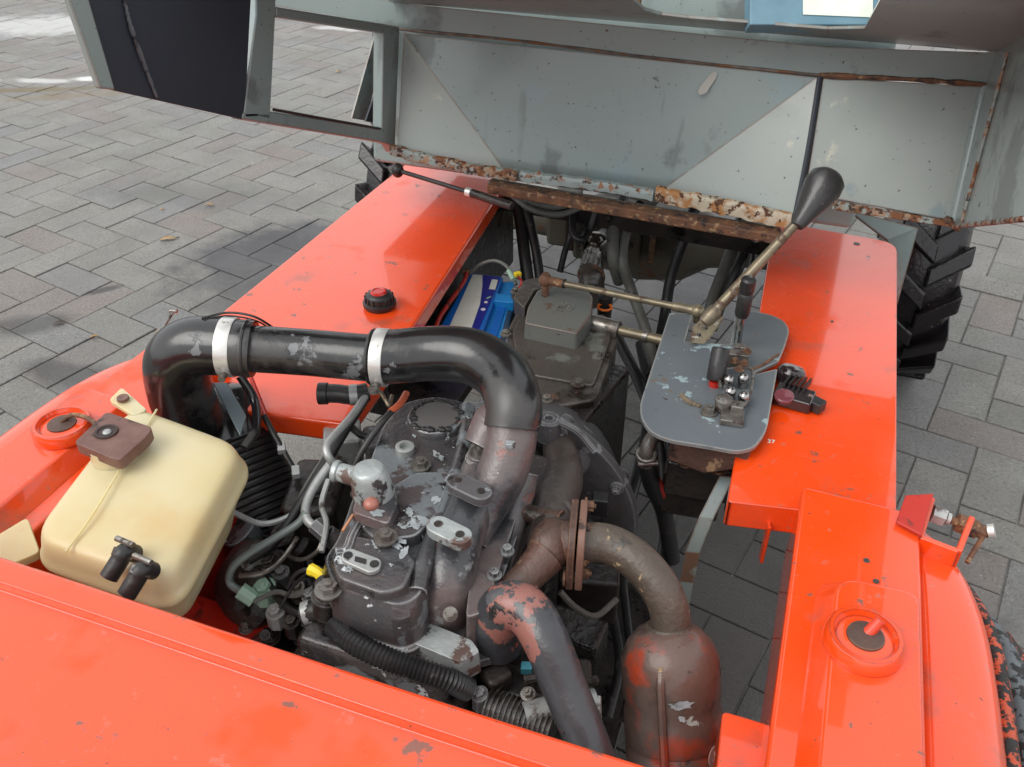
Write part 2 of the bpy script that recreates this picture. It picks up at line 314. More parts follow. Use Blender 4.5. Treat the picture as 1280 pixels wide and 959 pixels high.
    def hexh(s, p, ax, r, h, washer=True):
        ax = ax.normalized()
        if washer: s.cyl(p, p + ax * h * .25, r * 1.45, n=16)
        s.cyl(p + ax * h * .2, p + ax * h, r, r * .96, n=6); s.cyl(p + ax * h * .9, p + ax * h * 1.25, r * .5, r * .42, n=10)
        return s
def rounded(pts, r, n=4):
    """round the corners of a closed polygon"""
    out = []; k = len(pts); P = [Vector(p) for p in pts]
    for i, p in enumerate(P):
        a = (P[i - 1] - p); b = (P[(i + 1) % k] - p)
        rr = r[i] if hasattr(r, '__len__') else r
        d = min(rr, a.length * .45, b.length * .45)
        if d < 1e-5: out.append(p); continue
        a = p + a.normalized() * d; b = p + b.normalized() * d
        for j in range(n + 1):
            t = j / n; out.append((1 - t) ** 2 * a + 2 * t * (1 - t) * p + t * t * b)
    return out
def obj(name, mb, m, parent=None, bev=0, seg=2, smooth=True, angle=38, sub=0, label=None, kind=None):
    me = bpy.data.meshes.new(name)
    bmesh.ops.recalc_face_normals(mb.bm, faces=mb.bm.faces)
    mb.bm.to_mesh(me); mb.bm.free()
    me.materials.append(m)
    o = bpy.data.objects.new(name, me); COL.objects.link(o)
    if smooth:
        me.shade_smooth()
        try: me.set_sharp_from_angle(angle=radians(angle))
        except Exception: pass
    if bev:
        b = o.modifiers.new('bevel', 'BEVEL'); b.width = bev; b.segments = seg; b.limit_method = 'ANGLE'; b.angle_limit = radians(32); b.harden_normals = True
    if sub:
        b = o.modifiers.new('sub', 'SUBSURF'); b.levels = sub; b.render_levels = sub
    if parent is not None:
        o.parent = parent; o.matrix_parent_inverse = parent.matrix_world.inverted() if parent.type != 'EMPTY' else Matrix.Translation(-parent.location)
    if label: o['label'] = label
    if kind: o['kind'] = kind
    return o
def thing(name, label, cat, loc=(0, 0, 0), group=None):
    o = bpy.data.objects.new(name, None); COL.objects.link(o); o.location = loc; o.empty_display_size = .05
    o['label'] = label; o['category'] = cat
    if group: o['group'] = group
    return o
def tag(o, label, cat, group=None):
    o['label'] = label; o['category'] = cat
    if group: o['group'] = group
    return o
def origin(o, c):
    """put a mesh's origin at c"""
    c = Vector(c); o.data.transform(Matrix.Translation(-c)); o.location = c
    return o
def text(name, body, p, right, up, size, m, parent, depth=.0004):
    c = bpy.data.curves.new(name, 'FONT'); c.body = body; c.size = size; c.extrude = depth; c.align_x = 'CENTER'; c.align_y = 'CENTER'; c.resolution_u = 2
    o = bpy.data.objects.new(name, c); COL.objects.link(o)
    dg = bpy.context.evaluated_depsgraph_get(); me = bpy.data.meshes.new_from_object(o.evaluated_get(dg))
    COL.objects.unlink(o); bpy.data.objects.remove(o)
    right = Vector(right).normalized(); n = right.cross(Vector(up)).normalized(); up = n.cross(right)
    M = Matrix((right, up, n)).transposed().to_4x4(); M.translation = Vector(p)
    me.transform(M); me.name = name; me.materials.clear(); me.materials.append(m)
    q = bpy.data.objects.new(name, me); COL.objects.link(q); q.parent = parent
    q.matrix_parent_inverse = Matrix.Translation(-parent.location) if parent.type == 'EMPTY' else parent.matrix_world.inverted()
    return q

# ================================================================== GROUND
STAIN_TONES = [
    (-4.25, 3.95, .50, .22, .4, (.62, .63, .62), .55), (-3.45, 3.12, .13, .035, .25, (.60, .61, .60), .6), (-3.26, 3.22, .09, .03, .3, (.66, .67, .66), .8), (-3.72, 3.02, .09, .04, .3, (.60, .61, .60), .6), (-2.6, 4.47, .18, .045, .1, (.60, .61, .60), .6),  # whitish patches on the far left paving
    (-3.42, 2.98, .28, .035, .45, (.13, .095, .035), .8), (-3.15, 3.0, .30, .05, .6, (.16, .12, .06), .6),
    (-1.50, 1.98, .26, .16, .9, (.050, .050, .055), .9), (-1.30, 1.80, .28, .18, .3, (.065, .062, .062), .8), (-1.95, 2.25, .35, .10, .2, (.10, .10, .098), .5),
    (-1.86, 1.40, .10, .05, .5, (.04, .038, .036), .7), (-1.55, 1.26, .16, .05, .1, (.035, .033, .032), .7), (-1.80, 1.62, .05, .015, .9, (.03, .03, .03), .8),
    (-.05, 1.15, .40, .45, 0, (.050, .045, .042), .8), (-.35, 2.2, .45, .60, 0, (.065, .065, .070), .6),  # darker paving under the engine and the cab
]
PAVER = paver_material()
SAND = mat('joint_sand', (.22, .215, .20), .75, var=(.10, .097, .09), vscale=9, bump=.6, bscale=200)
mb = MB(); mb.prism([(-150, -150, -.0048), (150, -150, -.0048), (150, 150, -.0048), (-150, 150, -.0048)], (0, 0, -.05))
ground = obj('ground', mb, SAND, smooth=False); ground['kind'] = 'structure'
PLN, PWD, GAP = .21, .105, .0034
def paver_mesh(bm, M, rnd=None, lay=None):
    l, wd = PLN - GAP, PWD - GAP; h = .010; c = .0016
    def rect(dx, z): return [bm.verts.new(M @ V(sx * (l / 2 - dx), sy * (wd / 2 - dx), z)) for sx, sy in ((-1, -1), (1, -1), (1, 1), (-1, 1))]
    lo, mi, to = rect(0, -.0115), rect(0, -c), rect(c, 0)
    fs = [bm.faces.new(to)]
    for a, b in ((lo, mi), (mi, to)):
        for i in range(4): fs.append(bm.faces.new((a[i], a[(i + 1) % 4], b[(i + 1) % 4], b[i])))
    if lay is not None:
        for f in fs: f[lay] = rnd
pm = bpy.data.meshes.new('brick'); bm = bmesh.new(); paver_mesh(bm, Matrix()); bm.to_mesh(pm); bm.free(); pm.materials.append(PAVER)
ROT = radians(-12.5)
# herringbone: unit of one lying and one standing brick, stepped diagonally
spots = []
for i in range(-70, 71):
    for j in range(-40, 41):
        ox = i * PWD + j * 2 * PLN / 2 * 1.0
        oy = i * PWD - j * 2 * PLN / 2 * 1.0
        for k in (0, 1):
            if k == 0: cx, cy, a = ox + PLN / 2, oy + PWD / 2, 0
            else: cx, cy, a = ox - PWD / 2, oy + PLN / 2, pi / 2
            x = cx * cos(ROT) - cy * sin(ROT) - 1.2; y = cx * sin(ROT) + cy * cos(ROT) + 2.5
            if -6.2 < x < 2.6 and .1 < y < 8.2: spots.append((x, y, a + ROT))
def photo_xy(p):
    t = p - EYEP; d = t.dot(FW); return 640 + FPX * t.dot(RT) / d, 479.5 - FPX * t.dot(UP) / d, d
def inpoly(x, y, P):
    c = False; j = len(P) - 1
    for i in range(len(P)):
        if (P[i][1] > y) != (P[j][1] > y) and x < (P[j][0] - P[i][0]) * (y - P[i][1]) / (P[j][1] - P[i][1]) + P[i][0]: c = not c
        j = i
    return c
OPEN = [[(-40, 20), (100, 60), (120, 110), (300, 150), (460, 180), (480, 230), (200, 400), (180, 450), (60, 470), (-40, 540)],
        [(345, 30), (480, 50), (440, 150), (340, 130)], [(620, 260), (960, 290), (930, 400), (620, 350)],
        [(1130, 290), (1320, 290), (1320, 760), (1230, 720), (1120, 640)], [(880, 640), (1000, 650), (970, 900), (850, 900)],
        [(330, 490), (420, 520), (380, 600)], [(780, 540), (900, 600), (850, 760), (780, 700)]]
sc = []
for s_ in spots:
    x, y, d = photo_xy(V(s_[0], s_[1], 0))
    vis = any(inpoly(x, y, P) for P in OPEN)
    sc.append(((0 if vis else 100) + d, s_))
sc.sort(key=lambda q: q[0])
for q, (x, y, a) in sc[:300]:
    o = bpy.data.objects.new('brick', pm); COL.objects.link(o); o.parent = ground
    o.location = (x, y, random.gauss(0, .0007)); o.rotation_euler = (random.gauss(0, .004), random.gauss(0, .004), a + random.gauss(0, .006))
bm = bmesh.new(); lay = bm.faces.layers.float.new('rnd')
for q, (x, y, a) in sc[300:]:
    paver_mesh(bm, Matrix.Translation((x, y, random.gauss(0, .0007))) @ Matrix.Rotation(a + random.gauss(0, .006), 4, 'Z') @ Matrix.Rotation(random.gauss(0, .004), 4, 'X'), random.random(), lay)
me = bpy.data.meshes.new('paving_bricks'); bm.to_mesh(me); bm.free(); me.materials.append(PAVER)
o = bpy.data.objects.new('paving_bricks', me); COL.objects.link(o); o.parent = ground; o['kind'] = 'stuff'

# fallen leaves
def leaf(x, y, s, m, label, curl=.3, rz=0):
    c = Z(x, y, 0.002); mb = MB(); n = 8; L = rad(c, s); rows = []
    for i in range(n + 1):
        t = i / n; wd = L * .45 * sin(pi * (t * .92 + .04)) ** .8
        rows.append([mb.bm.verts.new(V((t - .5) * 2 * L, k * wd, .002 + curl * abs(k) * wd + .15 * L * sin(t * 3))) for k in (-1, 0, 1)])
    for a, b in zip(rows, rows[1:]):
        for k in (0, 1): mb.bm.faces.new((a[k], a[k + 1], b[k + 1], b[k]))
    o = obj('fallen_leaf', mb, m); so = o.modifiers.new('s', 'SOLIDIFY'); so.thickness = .0006
    o.location = c; o.rotation_euler = (0, 0, rz); tag(o, label, 'leaf', 'fallen leaves on the paving')
leaf(118, 422, 4.9, LEAF, 'small curled tan leaf on the paving left of the air pipe', .8, .8)
leaf(262, 257, 5.6, LEAF, 'pale brown leaf beside the dark wet patch on the paving', .6, .2)
leaf(203, 262, 3.5, LEAF, 'tiny yellowish leaf on the paving, left of the pale brown leaf', .5, 1.8)
leaf(210, 300, 9.8, LEAF, 'long thin tan leaf on the middle of the open paving', .3, .5)
leaf(423, 90, 4.2, LEAF, 'orange brown leaf seen through the opening of the cab side', .6, 1.2)
leaf(74, 405, 7.0, LEAFD, 'narrow black leaf on the paving above the left fender', .5, .9)
leaf(222, 298, 2.8, LEAFD, 'tiny black leaf touching the long tan leaf', .5, .3)

# ================================================================== CHASSIS
ch = thing('loader_chassis', 'orange loader frame with side rails, fenders, hood and black wheels, on the brick paving', 'loader', (-.339, .9, 0))
ZR = .48
def shell(pts, t, name, m, bev=.006, parent=ch, rr=.01, label=None):
    return obj(name, MB().prism(rounded(pts, rr, 4), (0, 0, -t)), m, parent, bev, label=label)
# left rail: sheet top with a shallow flange, deep box behind
LX0, LX1 = -.853, -.600
shell([(LX0, .74, ZR), (-.520, .785, ZR), (-.528, .90, ZR), (LX1, 1.60, ZR), (LX1, 1.66, ZR), (LX0, 1.66, ZR)], .035, 'side_rail', ORG, rr=.012)
obj('rail_web', MB().box((-.625, 1.36, .36), (.05, .62, .17)), OILY, ch, .004)
shell([(-.018, .808, ZR), (.173, .842, ZR), (.173, 1.612, ZR), (-.050, 1.632, ZR)], .04, 'side_rail', ORG, rr=[.006, .006, .035, .006])
obj('rail_tab', MB().box((.035, .812, .425), (.004, .012, .06), .2), ORG, ch)
obj('rail_web', MB().box((.0, 1.30, .36), (.05, .60, .15)), OILY, ch, .004)
# small details on rails
for x, y, z, r in ((1071, 305, ZR, 4), (1083, 701, .502, 4), (1095, 727, .502, 4), (1040, 402, ZR, 2)):
    p = Z(x, y, z); obj('bolt_hole', MB().cyl(p, p + V(0, 0, .0008), rad(p, r), n=14), OILY, ch)
# filler cap on left rail
c = Z(475, 383, ZR)
cap = obj('filler_cap', MB().lathe(c, V(0, 0, 1), [(0, .024), (.004, .027), (.010, .027), (.012, .022), (.020, .022), (.024, .019), (.026, .014)]), RUBM, ch)
mb = MB(); mb.lathe(c + V(0, 0, .026), V(0, 0, 1), [(0, .0135), (.003, .0125), (.0035, .010), (.002, .009)]); obj('cap_insert', mb, REDC, cap)
mb = MB()
for i in range(16):
    a = i * pi / 8; mb.box(c + V(cos(a) * .0225, sin(a) * .0225, .016), (.003, .003, .010), a)
obj('grip_rib', mb, RUBM, cap)

def side(s):
    """fender group; s=0 right, 1 left (mirrored about the loader's centre line)"""
    def m(x, y, z): return V(MX - x, y, z) if s else V(x, y, z)
    top = .502
    lab = ('left' if s else 'right')
    pl = [m(.062, .842, top), m(.193, .838, top), m(.193, .10, top), m(.062, .10, top)]
    obj('fender_plate', MB().prism(rounded(pl, [.008, .018, .01, .01], 5), (0, 0, -.12)), ORG, ch, .005)
    # raised box pressed into the plate
    bs = [m(.088, .70, top), m(.188, .705, top), m(.188, .12, top), m(.078, .12, top)]
    tp = [m(.106, .685, top + .022), m(.184, .690, top + .022), m(.184, .12, top + .022), m(.100, .12, top + .022)]
    mb = MB(); A = rounded(bs, [.03, .02, .004, .004], 6); B = rounded(tp, [.026, .016, .004, .004], 6)
    a = [mb.bm.verts.new(p - V(0, 0, .002)) for p in A]; b = [mb.bm.verts.new(p) for p in B]; n = len(a)
    for i in range(n): mb.bm.faces.new((a[i], a[(i + 1) % n], b[(i + 1) % n], b[i]))
    mb.bm.faces.new(b); mb.bm.faces.new(a[::-1])
    obj('raised_box', mb, ORG, ch, .008, 4)
    c0 = Z(1078, 806, top + .022); c0 = m(c0.x, c0.y, c0.z)
    bo = obj('filler_neck', MB().lathe(c0, V(0, 0, 1), [(0, .037), (.012, .036), (.016, .033), (.016, .029), (.010, .026), (.012, .020), (.012, .001)], 32), ORG, ch)
    obj('neck_core', MB().lathe(c0 + V(0, 0, .008), V(0, 0, 1), [(0, .018), (.006, .017), (.008, .010), (.008, .001)]), EXH, bo)
    if s: obj('cap_tether', MB().tube([c0 + V(0, 0, .016), c0 + V(.012, .01, .022), c0 + V(.035, .012, .02), c0 + V(.06, 0, .02)], .003), RUSTM, bo)
    else: obj('neck_bolt', MB().cyl(c0 + V(.002, .004, .012), c0 + V(.010, .012, .026), .006, .005), ORGD, bo)
    # fender skin curving over the wheel
    sec = [(.195, .486), (.235, .486), (.258, .482), (.270, .470), (.276, .448), (.277, .41)]
    mb = MB(); rows = []
    ys = [(.05, 1), (.30, 1), (.50, 1), (.62, 1), (.70, .97), (.755, .86), (.800, .66), (.830, .40), (.845, .12)]
    for y, k in ys: rows.append([mb.bm.verts.new(m(.195 + (x - .195) * k, y, z - (1 - k) * .012)) for x, z in sec])
    for r0, r1 in zip(rows, rows[1:]):
        for i in range(len(sec) - 1): mb.bm.faces.new((r0[i], r0[i + 1], r1[i + 1], r1[i]))
    o = obj('fender', mb, ORG, ch, 0, sub=2); so = o.modifiers.new('s', 'SOLIDIFY'); so.thickness = .004
    P = [m(.195 + (.280 - .195) * k, y + .004, .447 - (1 - k) * .02) for y, k in ys[:7]]
    obj('fender_edging', MB().tube(P, .009, 10, 6), CRACK, ch)
    P = [p + m(.030, 0, 0) - m(0, 0, 0) + V(0, -.02, -.035) for p in P]
    obj('mudguard_rim', MB().tube(P, .018, 12, 6), mat('mudguard_rubber', (.05, .055, .06), .5, var=(.12, .135, .145), vscale=12, layers=[((.012, .011, .011), 90, .50, .04, .6, 0, 8, 3)], bump=.8) if not s else MATS['mudguard_rubber'], ch)
    P = [p + m(.024, 0, 0) - m(0, 0, 0) + V(0, 0, -.012) for p in P]
    obj('mudguard_edge', MB().tube(P, .012, 12, 6), CRACK, ch)
side(0); side(1)
# corner gusset at the lower right
P = [Z(903, 888, .47), Z(960, 905, .47), Z(1010, 935, .47), Z(1030, 1000, .47), Z(890, 1010, .47)]
obj('corner_gusset', MB().prism(rounded(P, .006), (0, 0, -.05)), ORG, ch, .004)
# hood with edge fold and groove
HZ, HY = .62, .360
secs = [(HY - .001, HZ - .07), (HY, HZ - .004), (HY - .004, HZ), (HY - .022, HZ), (HY - .027, HZ), (HY - .0275, HZ - .0005), (HY - .0285, HZ - .009), (HY - .029, HZ - .0100), (HY - .032, HZ - .0102), (HY - .055, HZ - .0107), (HY - .12, HZ - .012), (HY - .25, HZ - .016), (HY - .42, HZ - .03)]
mb = MB(); rows = []
for i in range(13):
    x = -1.25 + (1.25 + .006) * i / 12
    rows.append([mb.bm.verts.new((x, y + .0012 * sin(x * 9), z + .0015 * sin(x * 7 + y * 5))) for y, z in secs])
for a, b in zip(rows, rows[1:]):
    for i in range(len(secs) - 1): mb.bm.faces.new((a[i], a[i + 1], b[i + 1], b[i]))
o = obj('hood', mb, ORG, ch, sub=2); so = o.modifiers.new('s', 'SOLIDIFY'); so.thickness = .003; so.offset = -1
obj('hood_bracket', MB().prism([(-.60, .36, .56), (-.60, .50, .50), (-.60, .55, .30), (-.60, .34, .28)], (.006, 0, 0)), DARKRED, ch, .002)
obj('hood_bracket', MB().prism([(-.50, .36, .55), (-.50, .42, .45), (-.50, .42, .28), (-.50, .34, .28)], (.006, 0, 0)), DARKRED, ch, .002)
obj('inner_panel', MB().prism([(-.64, .34, .47), (-.64, .64, .45), (-.62, .72, .25), (-.62, .72, .09), (-.62, .34, .09)], (.004, 0, 0)), DARKRED, ch, .001)
obj('hood_stay', MB().box((-.555, .47, .34), (.11, .16, .006), 0, .3), DARKRED, ch, .002)
# latch bracket on the right
lb = obj('latch_bracket', MB().prism([Z(1131, 622, .52), Z(1166, 620, .52), Z(1151, 672, .505), Z(1119, 655, .505)], (0, 0, .004)), DARKRED, ch, .001)
mb = MB()
zb = .505
A = Z(1166, 621, zb + .01); B = Z(1151, 670, zb); C_ = Z(1199, 688, zb); D = Z(1216, 645, zb + .01)
for a, b in ((A, B), (B, C_), (C_, D)):
    n = (b - a).cross(V(0, 0, 1)).normalized() * .0035
    mb.prism([a - n, b - n, b + n, a + n], (0, 0, -.042))
obj('bracket_channel', mb, ORG, lb, .0015)
p0 = Z(1167, 642, .50); p1 = Z(1236, 668, .49)
ax = (p1 - p0).normalized()
obj('latch_bolt', MB().cyl(p0, p1, .0045), RUSTM, lb)
mb = MB(); mb.cyl(p0 - ax * .002, p0 + ax * .012, .011, n=6); mb.cyl(p0 + ax * .014, p0 + ax * .018, .007); obj('bolt_head', mb, ALU, lb)
obj('latch_nut', MB().cyl(p0 + ax * .026, p0 + ax * .048, .0115, n=6), RUSTM, lb)
obj('latch_nut', MB().cyl(p1 - ax * .016, p1 - ax * .004, .009, n=6), RUSTM, lb)
obj('latch_nut', MB().cyl(p1 - ax * .002 + V(0, 0, .004), p1 + ax * .004 + V(0, 0, .008), .008), SILV, lb)
obj('latch_pin', MB().cyl(p1 - ax * .004, Z(1209, 703, .48), .0028), RUSTM, lb)
# crossmember and axle behind
def bar(name, a, b, wd, h, m, parent, bev=.003):
    d = (b - a); L = d.length; M = d.to_track_quat('X', 'Z').to_matrix().to_4x4()
    return obj(name, MB().box((a + b) / 2, (L, wd, h), M=M), m, parent, bev)
bar('cross_beam', V(-.64, 1.62, .455), V(.0, 1.62, .44), .035, .05, OILY, ch)
ax_ = thing('rear_axle', 'muddy rear axle casting under the grey cab, between the side rails', 'axle', (-.339, 1.9, .28))
mb = MB()
mb.lathe(V(-.95, 1.93, .27), V(1, 0, 0), [(0, .03), (.20, .038), (.36, .045), (.44, .06), (.50, .10), (.60, .115), (.70, .10), (.76, .06), (.85, .045), (1.05, .038), (1.22, .03)], 20)
obj('axle_casing', mb, OLIVE, ax_)
mb = MB(); mb.box((-.42, 1.84, .31), (.16, .12, .12), .1); mb.box((-.28, 1.86, .33), (.09, .08, .10), -.1)
mb.box((-.55, 1.9, .30), (.06, .12, .12)); obj('final_drive', mb, OLIVE, ax_, .012)
for i, x in enumerate((-.50, -.31, -.25)):
    obj('axle_bracket', MB().box((x, 1.80, .33), (.012, .05, .12), .1), RUSTM, ax_, .002)
p = V(-.44, 1.80, .36)
for i in range(5):
    a = i * 1.25; obj('bolt', MB().hexh(V(-.42 + .06 * cos(a), 1.775, .31 + .045 * sin(a)), V(0, -1, 0), .008, .01), OILY, ax_)

# wheels
def wheel(cx, label, s):
    """origin at the hub"""
    R, W_ = .292, .135
    t = obj('wheel', MB().lathe(V(-W_ / 2 + .02, 0, 0), V(1, 0, 0), [(0, .03), (0, .11), (.03, .13), (W_ - .07, .13), (W_ - .04, .11), (W_ - .04, .03)], 24), GREY, ch, label=label)
    prof = [(0, .150), (-.004, .19), (0, .235), (.012, .262), (.03, .270), (W_ - .03, .270), (W_ - .012, .262), (W_, .235), (W_ + .004, .19), (W_, .150)]
    ty = MB(); ty.lathe(V(-W_ / 2, 0, 0), V(1, 0, 0), prof, 48)
    n = 18
    for i in range(n):
        for side_ in (0, 1):
            a0 = 2 * pi * (i + .5 * side_) / n; sg = -1 if side_ else 1
            q = []
            for (x, da) in ((sg * -.004, .0), (sg * (W_ / 2 + .006), .20), (sg * (W_ / 2 + .006), .345), (sg * -.004, .135)):
                q.append((x, a0 + da))
            lo = [ty.bm.verts.new((x * 1.03, .255 * sin(a + (-.02 if k_ in (0, 1) else .02)), .255 * cos(a + (-.02 if k_ in (0, 1) else .02)))) for k_, (x, a) in enumerate(q)]
            hi = [ty.bm.verts.new((x * .97, R * sin(a), R * cos(a))) for x, a in q]
            # side drop of each lug over the shoulder
            lo[1].co = V(q[1][0], .215 * sin(q[1][1] - .02), .215 * cos(q[1][1] - .02)); lo[2].co = V(q[2][0], .215 * sin(q[2][1] + .02), .215 * cos(q[2][1] + .02))
            ty.bm.faces.new(hi); ty.bm.faces.new(lo[::-1])
            for k in range(4): ty.bm.faces.new((lo[k], lo[(k + 1) % 4], hi[(k + 1) % 4], hi[k]))
    tt = obj('tyre', ty, TYRE, None, .006, 3)
    tt.parent = t
    return t
wr = wheel(0, None, 1)
def setw(o, x, y):
    o.matrix_parent_inverse = Matrix.Translation(-ch.location); o.location = (x, y, .285)
setw(wr, .262, 2.02)
for (x, y, k_) in ((-.955, 2.0, 1), (.235, .42, .78), (-.913, .42, .78)):
    r = wr.copy(); COL.objects.link(r); r.parent = ch; r.matrix_parent_inverse = Matrix.Translation(-ch.location); r.location = (x, y, .285 * k_); r.scale = (k_, k_, k_)
    for k in wr.children:
        q = k.copy(); COL.objects.link(q); q.parent = r
# grey panel piece between rail and tyre
obj('inner_guard', MB().prism([Z(1060, 262, .50), Z(1148, 285, .50), Z(1122, 380, .46), Z(1110, 300, .475)], (0, 0, -.004)), GREY, ch)

# ================================================================== TILTED CAB BODY
cb = thing('tilted_cab', 'grey rust-edged cab shell tipped up above the rear of the loader', 'cab', (-.25, 1.35, .62))
TA = radians(25)
n0 = V(0, -cos(TA), sin(TA))                 # bulkhead normal (towards the viewer and up)
P0 = Z(740, 236, .625)
def B(x, y, off=0): return Pl(x, y, P0 + n0 * off, n0)
TH = -n0 * .004
# centre bulkhead: recessed middle and two folded corner panels, painted lighter to look better lit
mid = [B(505, 42, 0), B(1022, 97, 0), B(820, 243, -.045), B(638, 222, -.045)]
mb = MB(); v = [mb.bm.verts.new(p) for p in mid]
l0 = mb.bm.verts.new(B(497, 190, 0)); r0 = mb.bm.verts.new(B(998, 277, 0))
mb.bm.faces.new(v)
o = obj('bulkhead_sheet', mb, GREY, cb, smooth=False); so = o.modifiers.new('s', 'SOLIDIFY'); so.thickness = .004; so.offset = 0
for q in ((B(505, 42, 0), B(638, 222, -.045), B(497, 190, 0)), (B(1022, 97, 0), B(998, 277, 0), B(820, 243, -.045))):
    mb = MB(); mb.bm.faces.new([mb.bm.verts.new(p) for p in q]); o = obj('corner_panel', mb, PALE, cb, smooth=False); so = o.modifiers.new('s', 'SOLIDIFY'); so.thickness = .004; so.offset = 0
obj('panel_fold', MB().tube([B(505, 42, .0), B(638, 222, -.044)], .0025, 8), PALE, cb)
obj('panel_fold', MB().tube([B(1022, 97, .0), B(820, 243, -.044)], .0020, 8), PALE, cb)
mb = MB(); R_ = random.Random(4); mb.prism([B(885 + (a_ := i) * 0 + 5 * cos(i * .52) * R_.uniform(.6, 1.3) + 18 * sin(i * .52) * .62, 104 + 4 * cos(i * .52) * R_.uniform(.6, 1.3) - 18 * sin(i * .52) * .8, .0015) for i in range(12)], n0 * .0005); obj('scraped_patch', mb, mat('bare_scrape', (.36, .35, .31), .5), cb, smooth=False)
# right wing
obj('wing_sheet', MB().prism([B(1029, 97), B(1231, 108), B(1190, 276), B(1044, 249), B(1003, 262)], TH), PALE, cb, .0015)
obj('wing_flange', MB().prism([B(1040, 250, .004), B(1190, 277, .004), B(1190, 284, .006), B(1040, 262, .006)], TH * 2), GREYR, cb, .001)
XR = B(1195, 280).x; XL = B(488, 185).x
# right side wall: rises towards the viewer
def W(x, y, X): return Xp(x, y, X)
e0 = B(1233, 105); e1 = B(1192, 282)
f1 = W(1280, 290, XR); dirw = (f1 - e1).normalized()
dirw = V(0, -cos(TA), sin(TA)); 
mb = MB(); q = [e1, e1 + dirw * .75, e1 + dirw * .75 + V(.12, .3, .42), e0 + V(0, 0, 0) + (e0 - e1) * .9 + V(.0, .0, .0), e0]
q = [e1, e1 + dirw * .44, e0 + dirw * .44 + V(.02, .02, .12), e0 + V(.0, .04, .12), e0]
mb.prism(q, V(.004, 0, 0)); obj('side_wall', mb, GREY, cb, .001)
obj('corner_bend', MB().tube([e0 + V(0, .004, 0), e1 + V(0, .004, 0)], .010, 14, 2), GREY, cb)
obj('wall_seam', MB().tube([e1 + dirw * .075 + V(-.002, 0, .004), e0 + dirw * .12 + V(-.003, 0, .02)], .0025, 8), GREYR, cb)
mb = MB(); mb.tube([e1 + V(0, 0, -.002), e1 + dirw * .44 + V(0, 0, -.002)], .0035, 8); obj('edge_strip', mb, GREYR, cb)
obj('unseen_cab_rear', MB().prism([V(-.80, 1.42, .575), V(.08, 1.42, .575), V(.10, 2.05, .66), V(-.90, 2.05, .66)], (0, .10, .60)), GREY, cb, .01)  # unseen rear of the cab, added to keep sky out of the rail reflections
# upper band above the weld, then the overhanging shelf
b0, b1 = B(332, 12), B(1236, 105)
wl = [B(332, 5), B(505, 37), B(1023, 95), B(1236, 104)]
nb = V(0, -cos(radians(4)), sin(radians(4)))
up_ = V(0, .07, 1).normalized()
band = [p + up_ * .042 for p in wl]
mb = MB(); a = [mb.bm.verts.new(p) for p in wl]; b = [mb.bm.verts.new(p) for p in band]
for i in range(3): mb.bm.faces.new((a[i], a[i + 1], b[i + 1], b[i]))
o = obj('upper_band', mb, GREY, cb, smooth=False); so = o.modifiers.new('s', 'SOLIDIFY'); so.thickness = .004; so.offset = 0
# shelf with a cut-out at its near edge
sh = V(0, -cos(radians(20)), sin(radians(20)))
s0, s1 = band[1], band[3]
def onshelf(t, d): return s0.lerp(s1, t) + sh * d
H0, H1 = .50, .80
tri = [(-.02, 0), (.0, .55), (H0 - .02, .55), (H0 - .02, .14), (H0 + .0, .105), (H0 + .04, .095), (H1 - .05, .095), (H1, .13), (H1 + .01, .55), (1.0, .55), (1.0, 0)]
SN = sh.cross(s1 - s0).normalized()
mb = MB()
mb.prism([onshelf(*q) for q in tri[0:1] + tri[1:4] + [(H0 + .0, .105), (H0 + .04, .095), (H0 + .04, 0)]], SN * .004)
mb.prism([onshelf(H0 + .04, 0), onshelf(H0 + .04, .095), onshelf(H1 - .05, .095), onshelf(H1 - .05, 0)], SN * .004)
mb.prism([onshelf(H1 - .05, 0), onshelf(H1 - .05, .095), onshelf(H1, .13), onshelf(H1 + .01, .55), onshelf(1, .55), onshelf(1, 0)], SN * .004)
obj('shelf_sheet', mb, GREY, cb)
for x, y in ((684, 4), (797, 8)):
    p = Pl(x, y, s0, n0); obj('rusty_bolt', MB().cyl(p + V(0, 0, .02), p - V(0, 0, .012), .006, .005, 8), RUSTM, cb)
# strip along the joint
obj('weld_bead', MB().tube([B(420, 22, .002), B(505, 37, .003), B(640, 50, .003), B(820, 73, .003), B(1023, 94, .003)], .0026, 8, 6, jitter=.5), WELD, cb)
obj('weld_bead', MB().tube([B(1023, 94, .003), B(1130, 99, .003), B(1233, 106, .003)], .0040, 8, 6, jitter=.6), RUSTM, cb)
obj('upright_seam', MB().tube([B(1025, 96, .002), B(1010, 190, .003), B(993, 275, .004)], .0042, 8, 4), NAVY, cb)
obj('rust_patch', MB().ball(B(1237, 75, .0), .012, (.7, .5, 2.0)), GREYR, cb)
obj('rust_patch', MB().tube([B(1181, 272, .006), B(1190, 280, .008), B(1200, 286, .006)], .006, 8, 4, jitter=.6), RUSTM, cb)
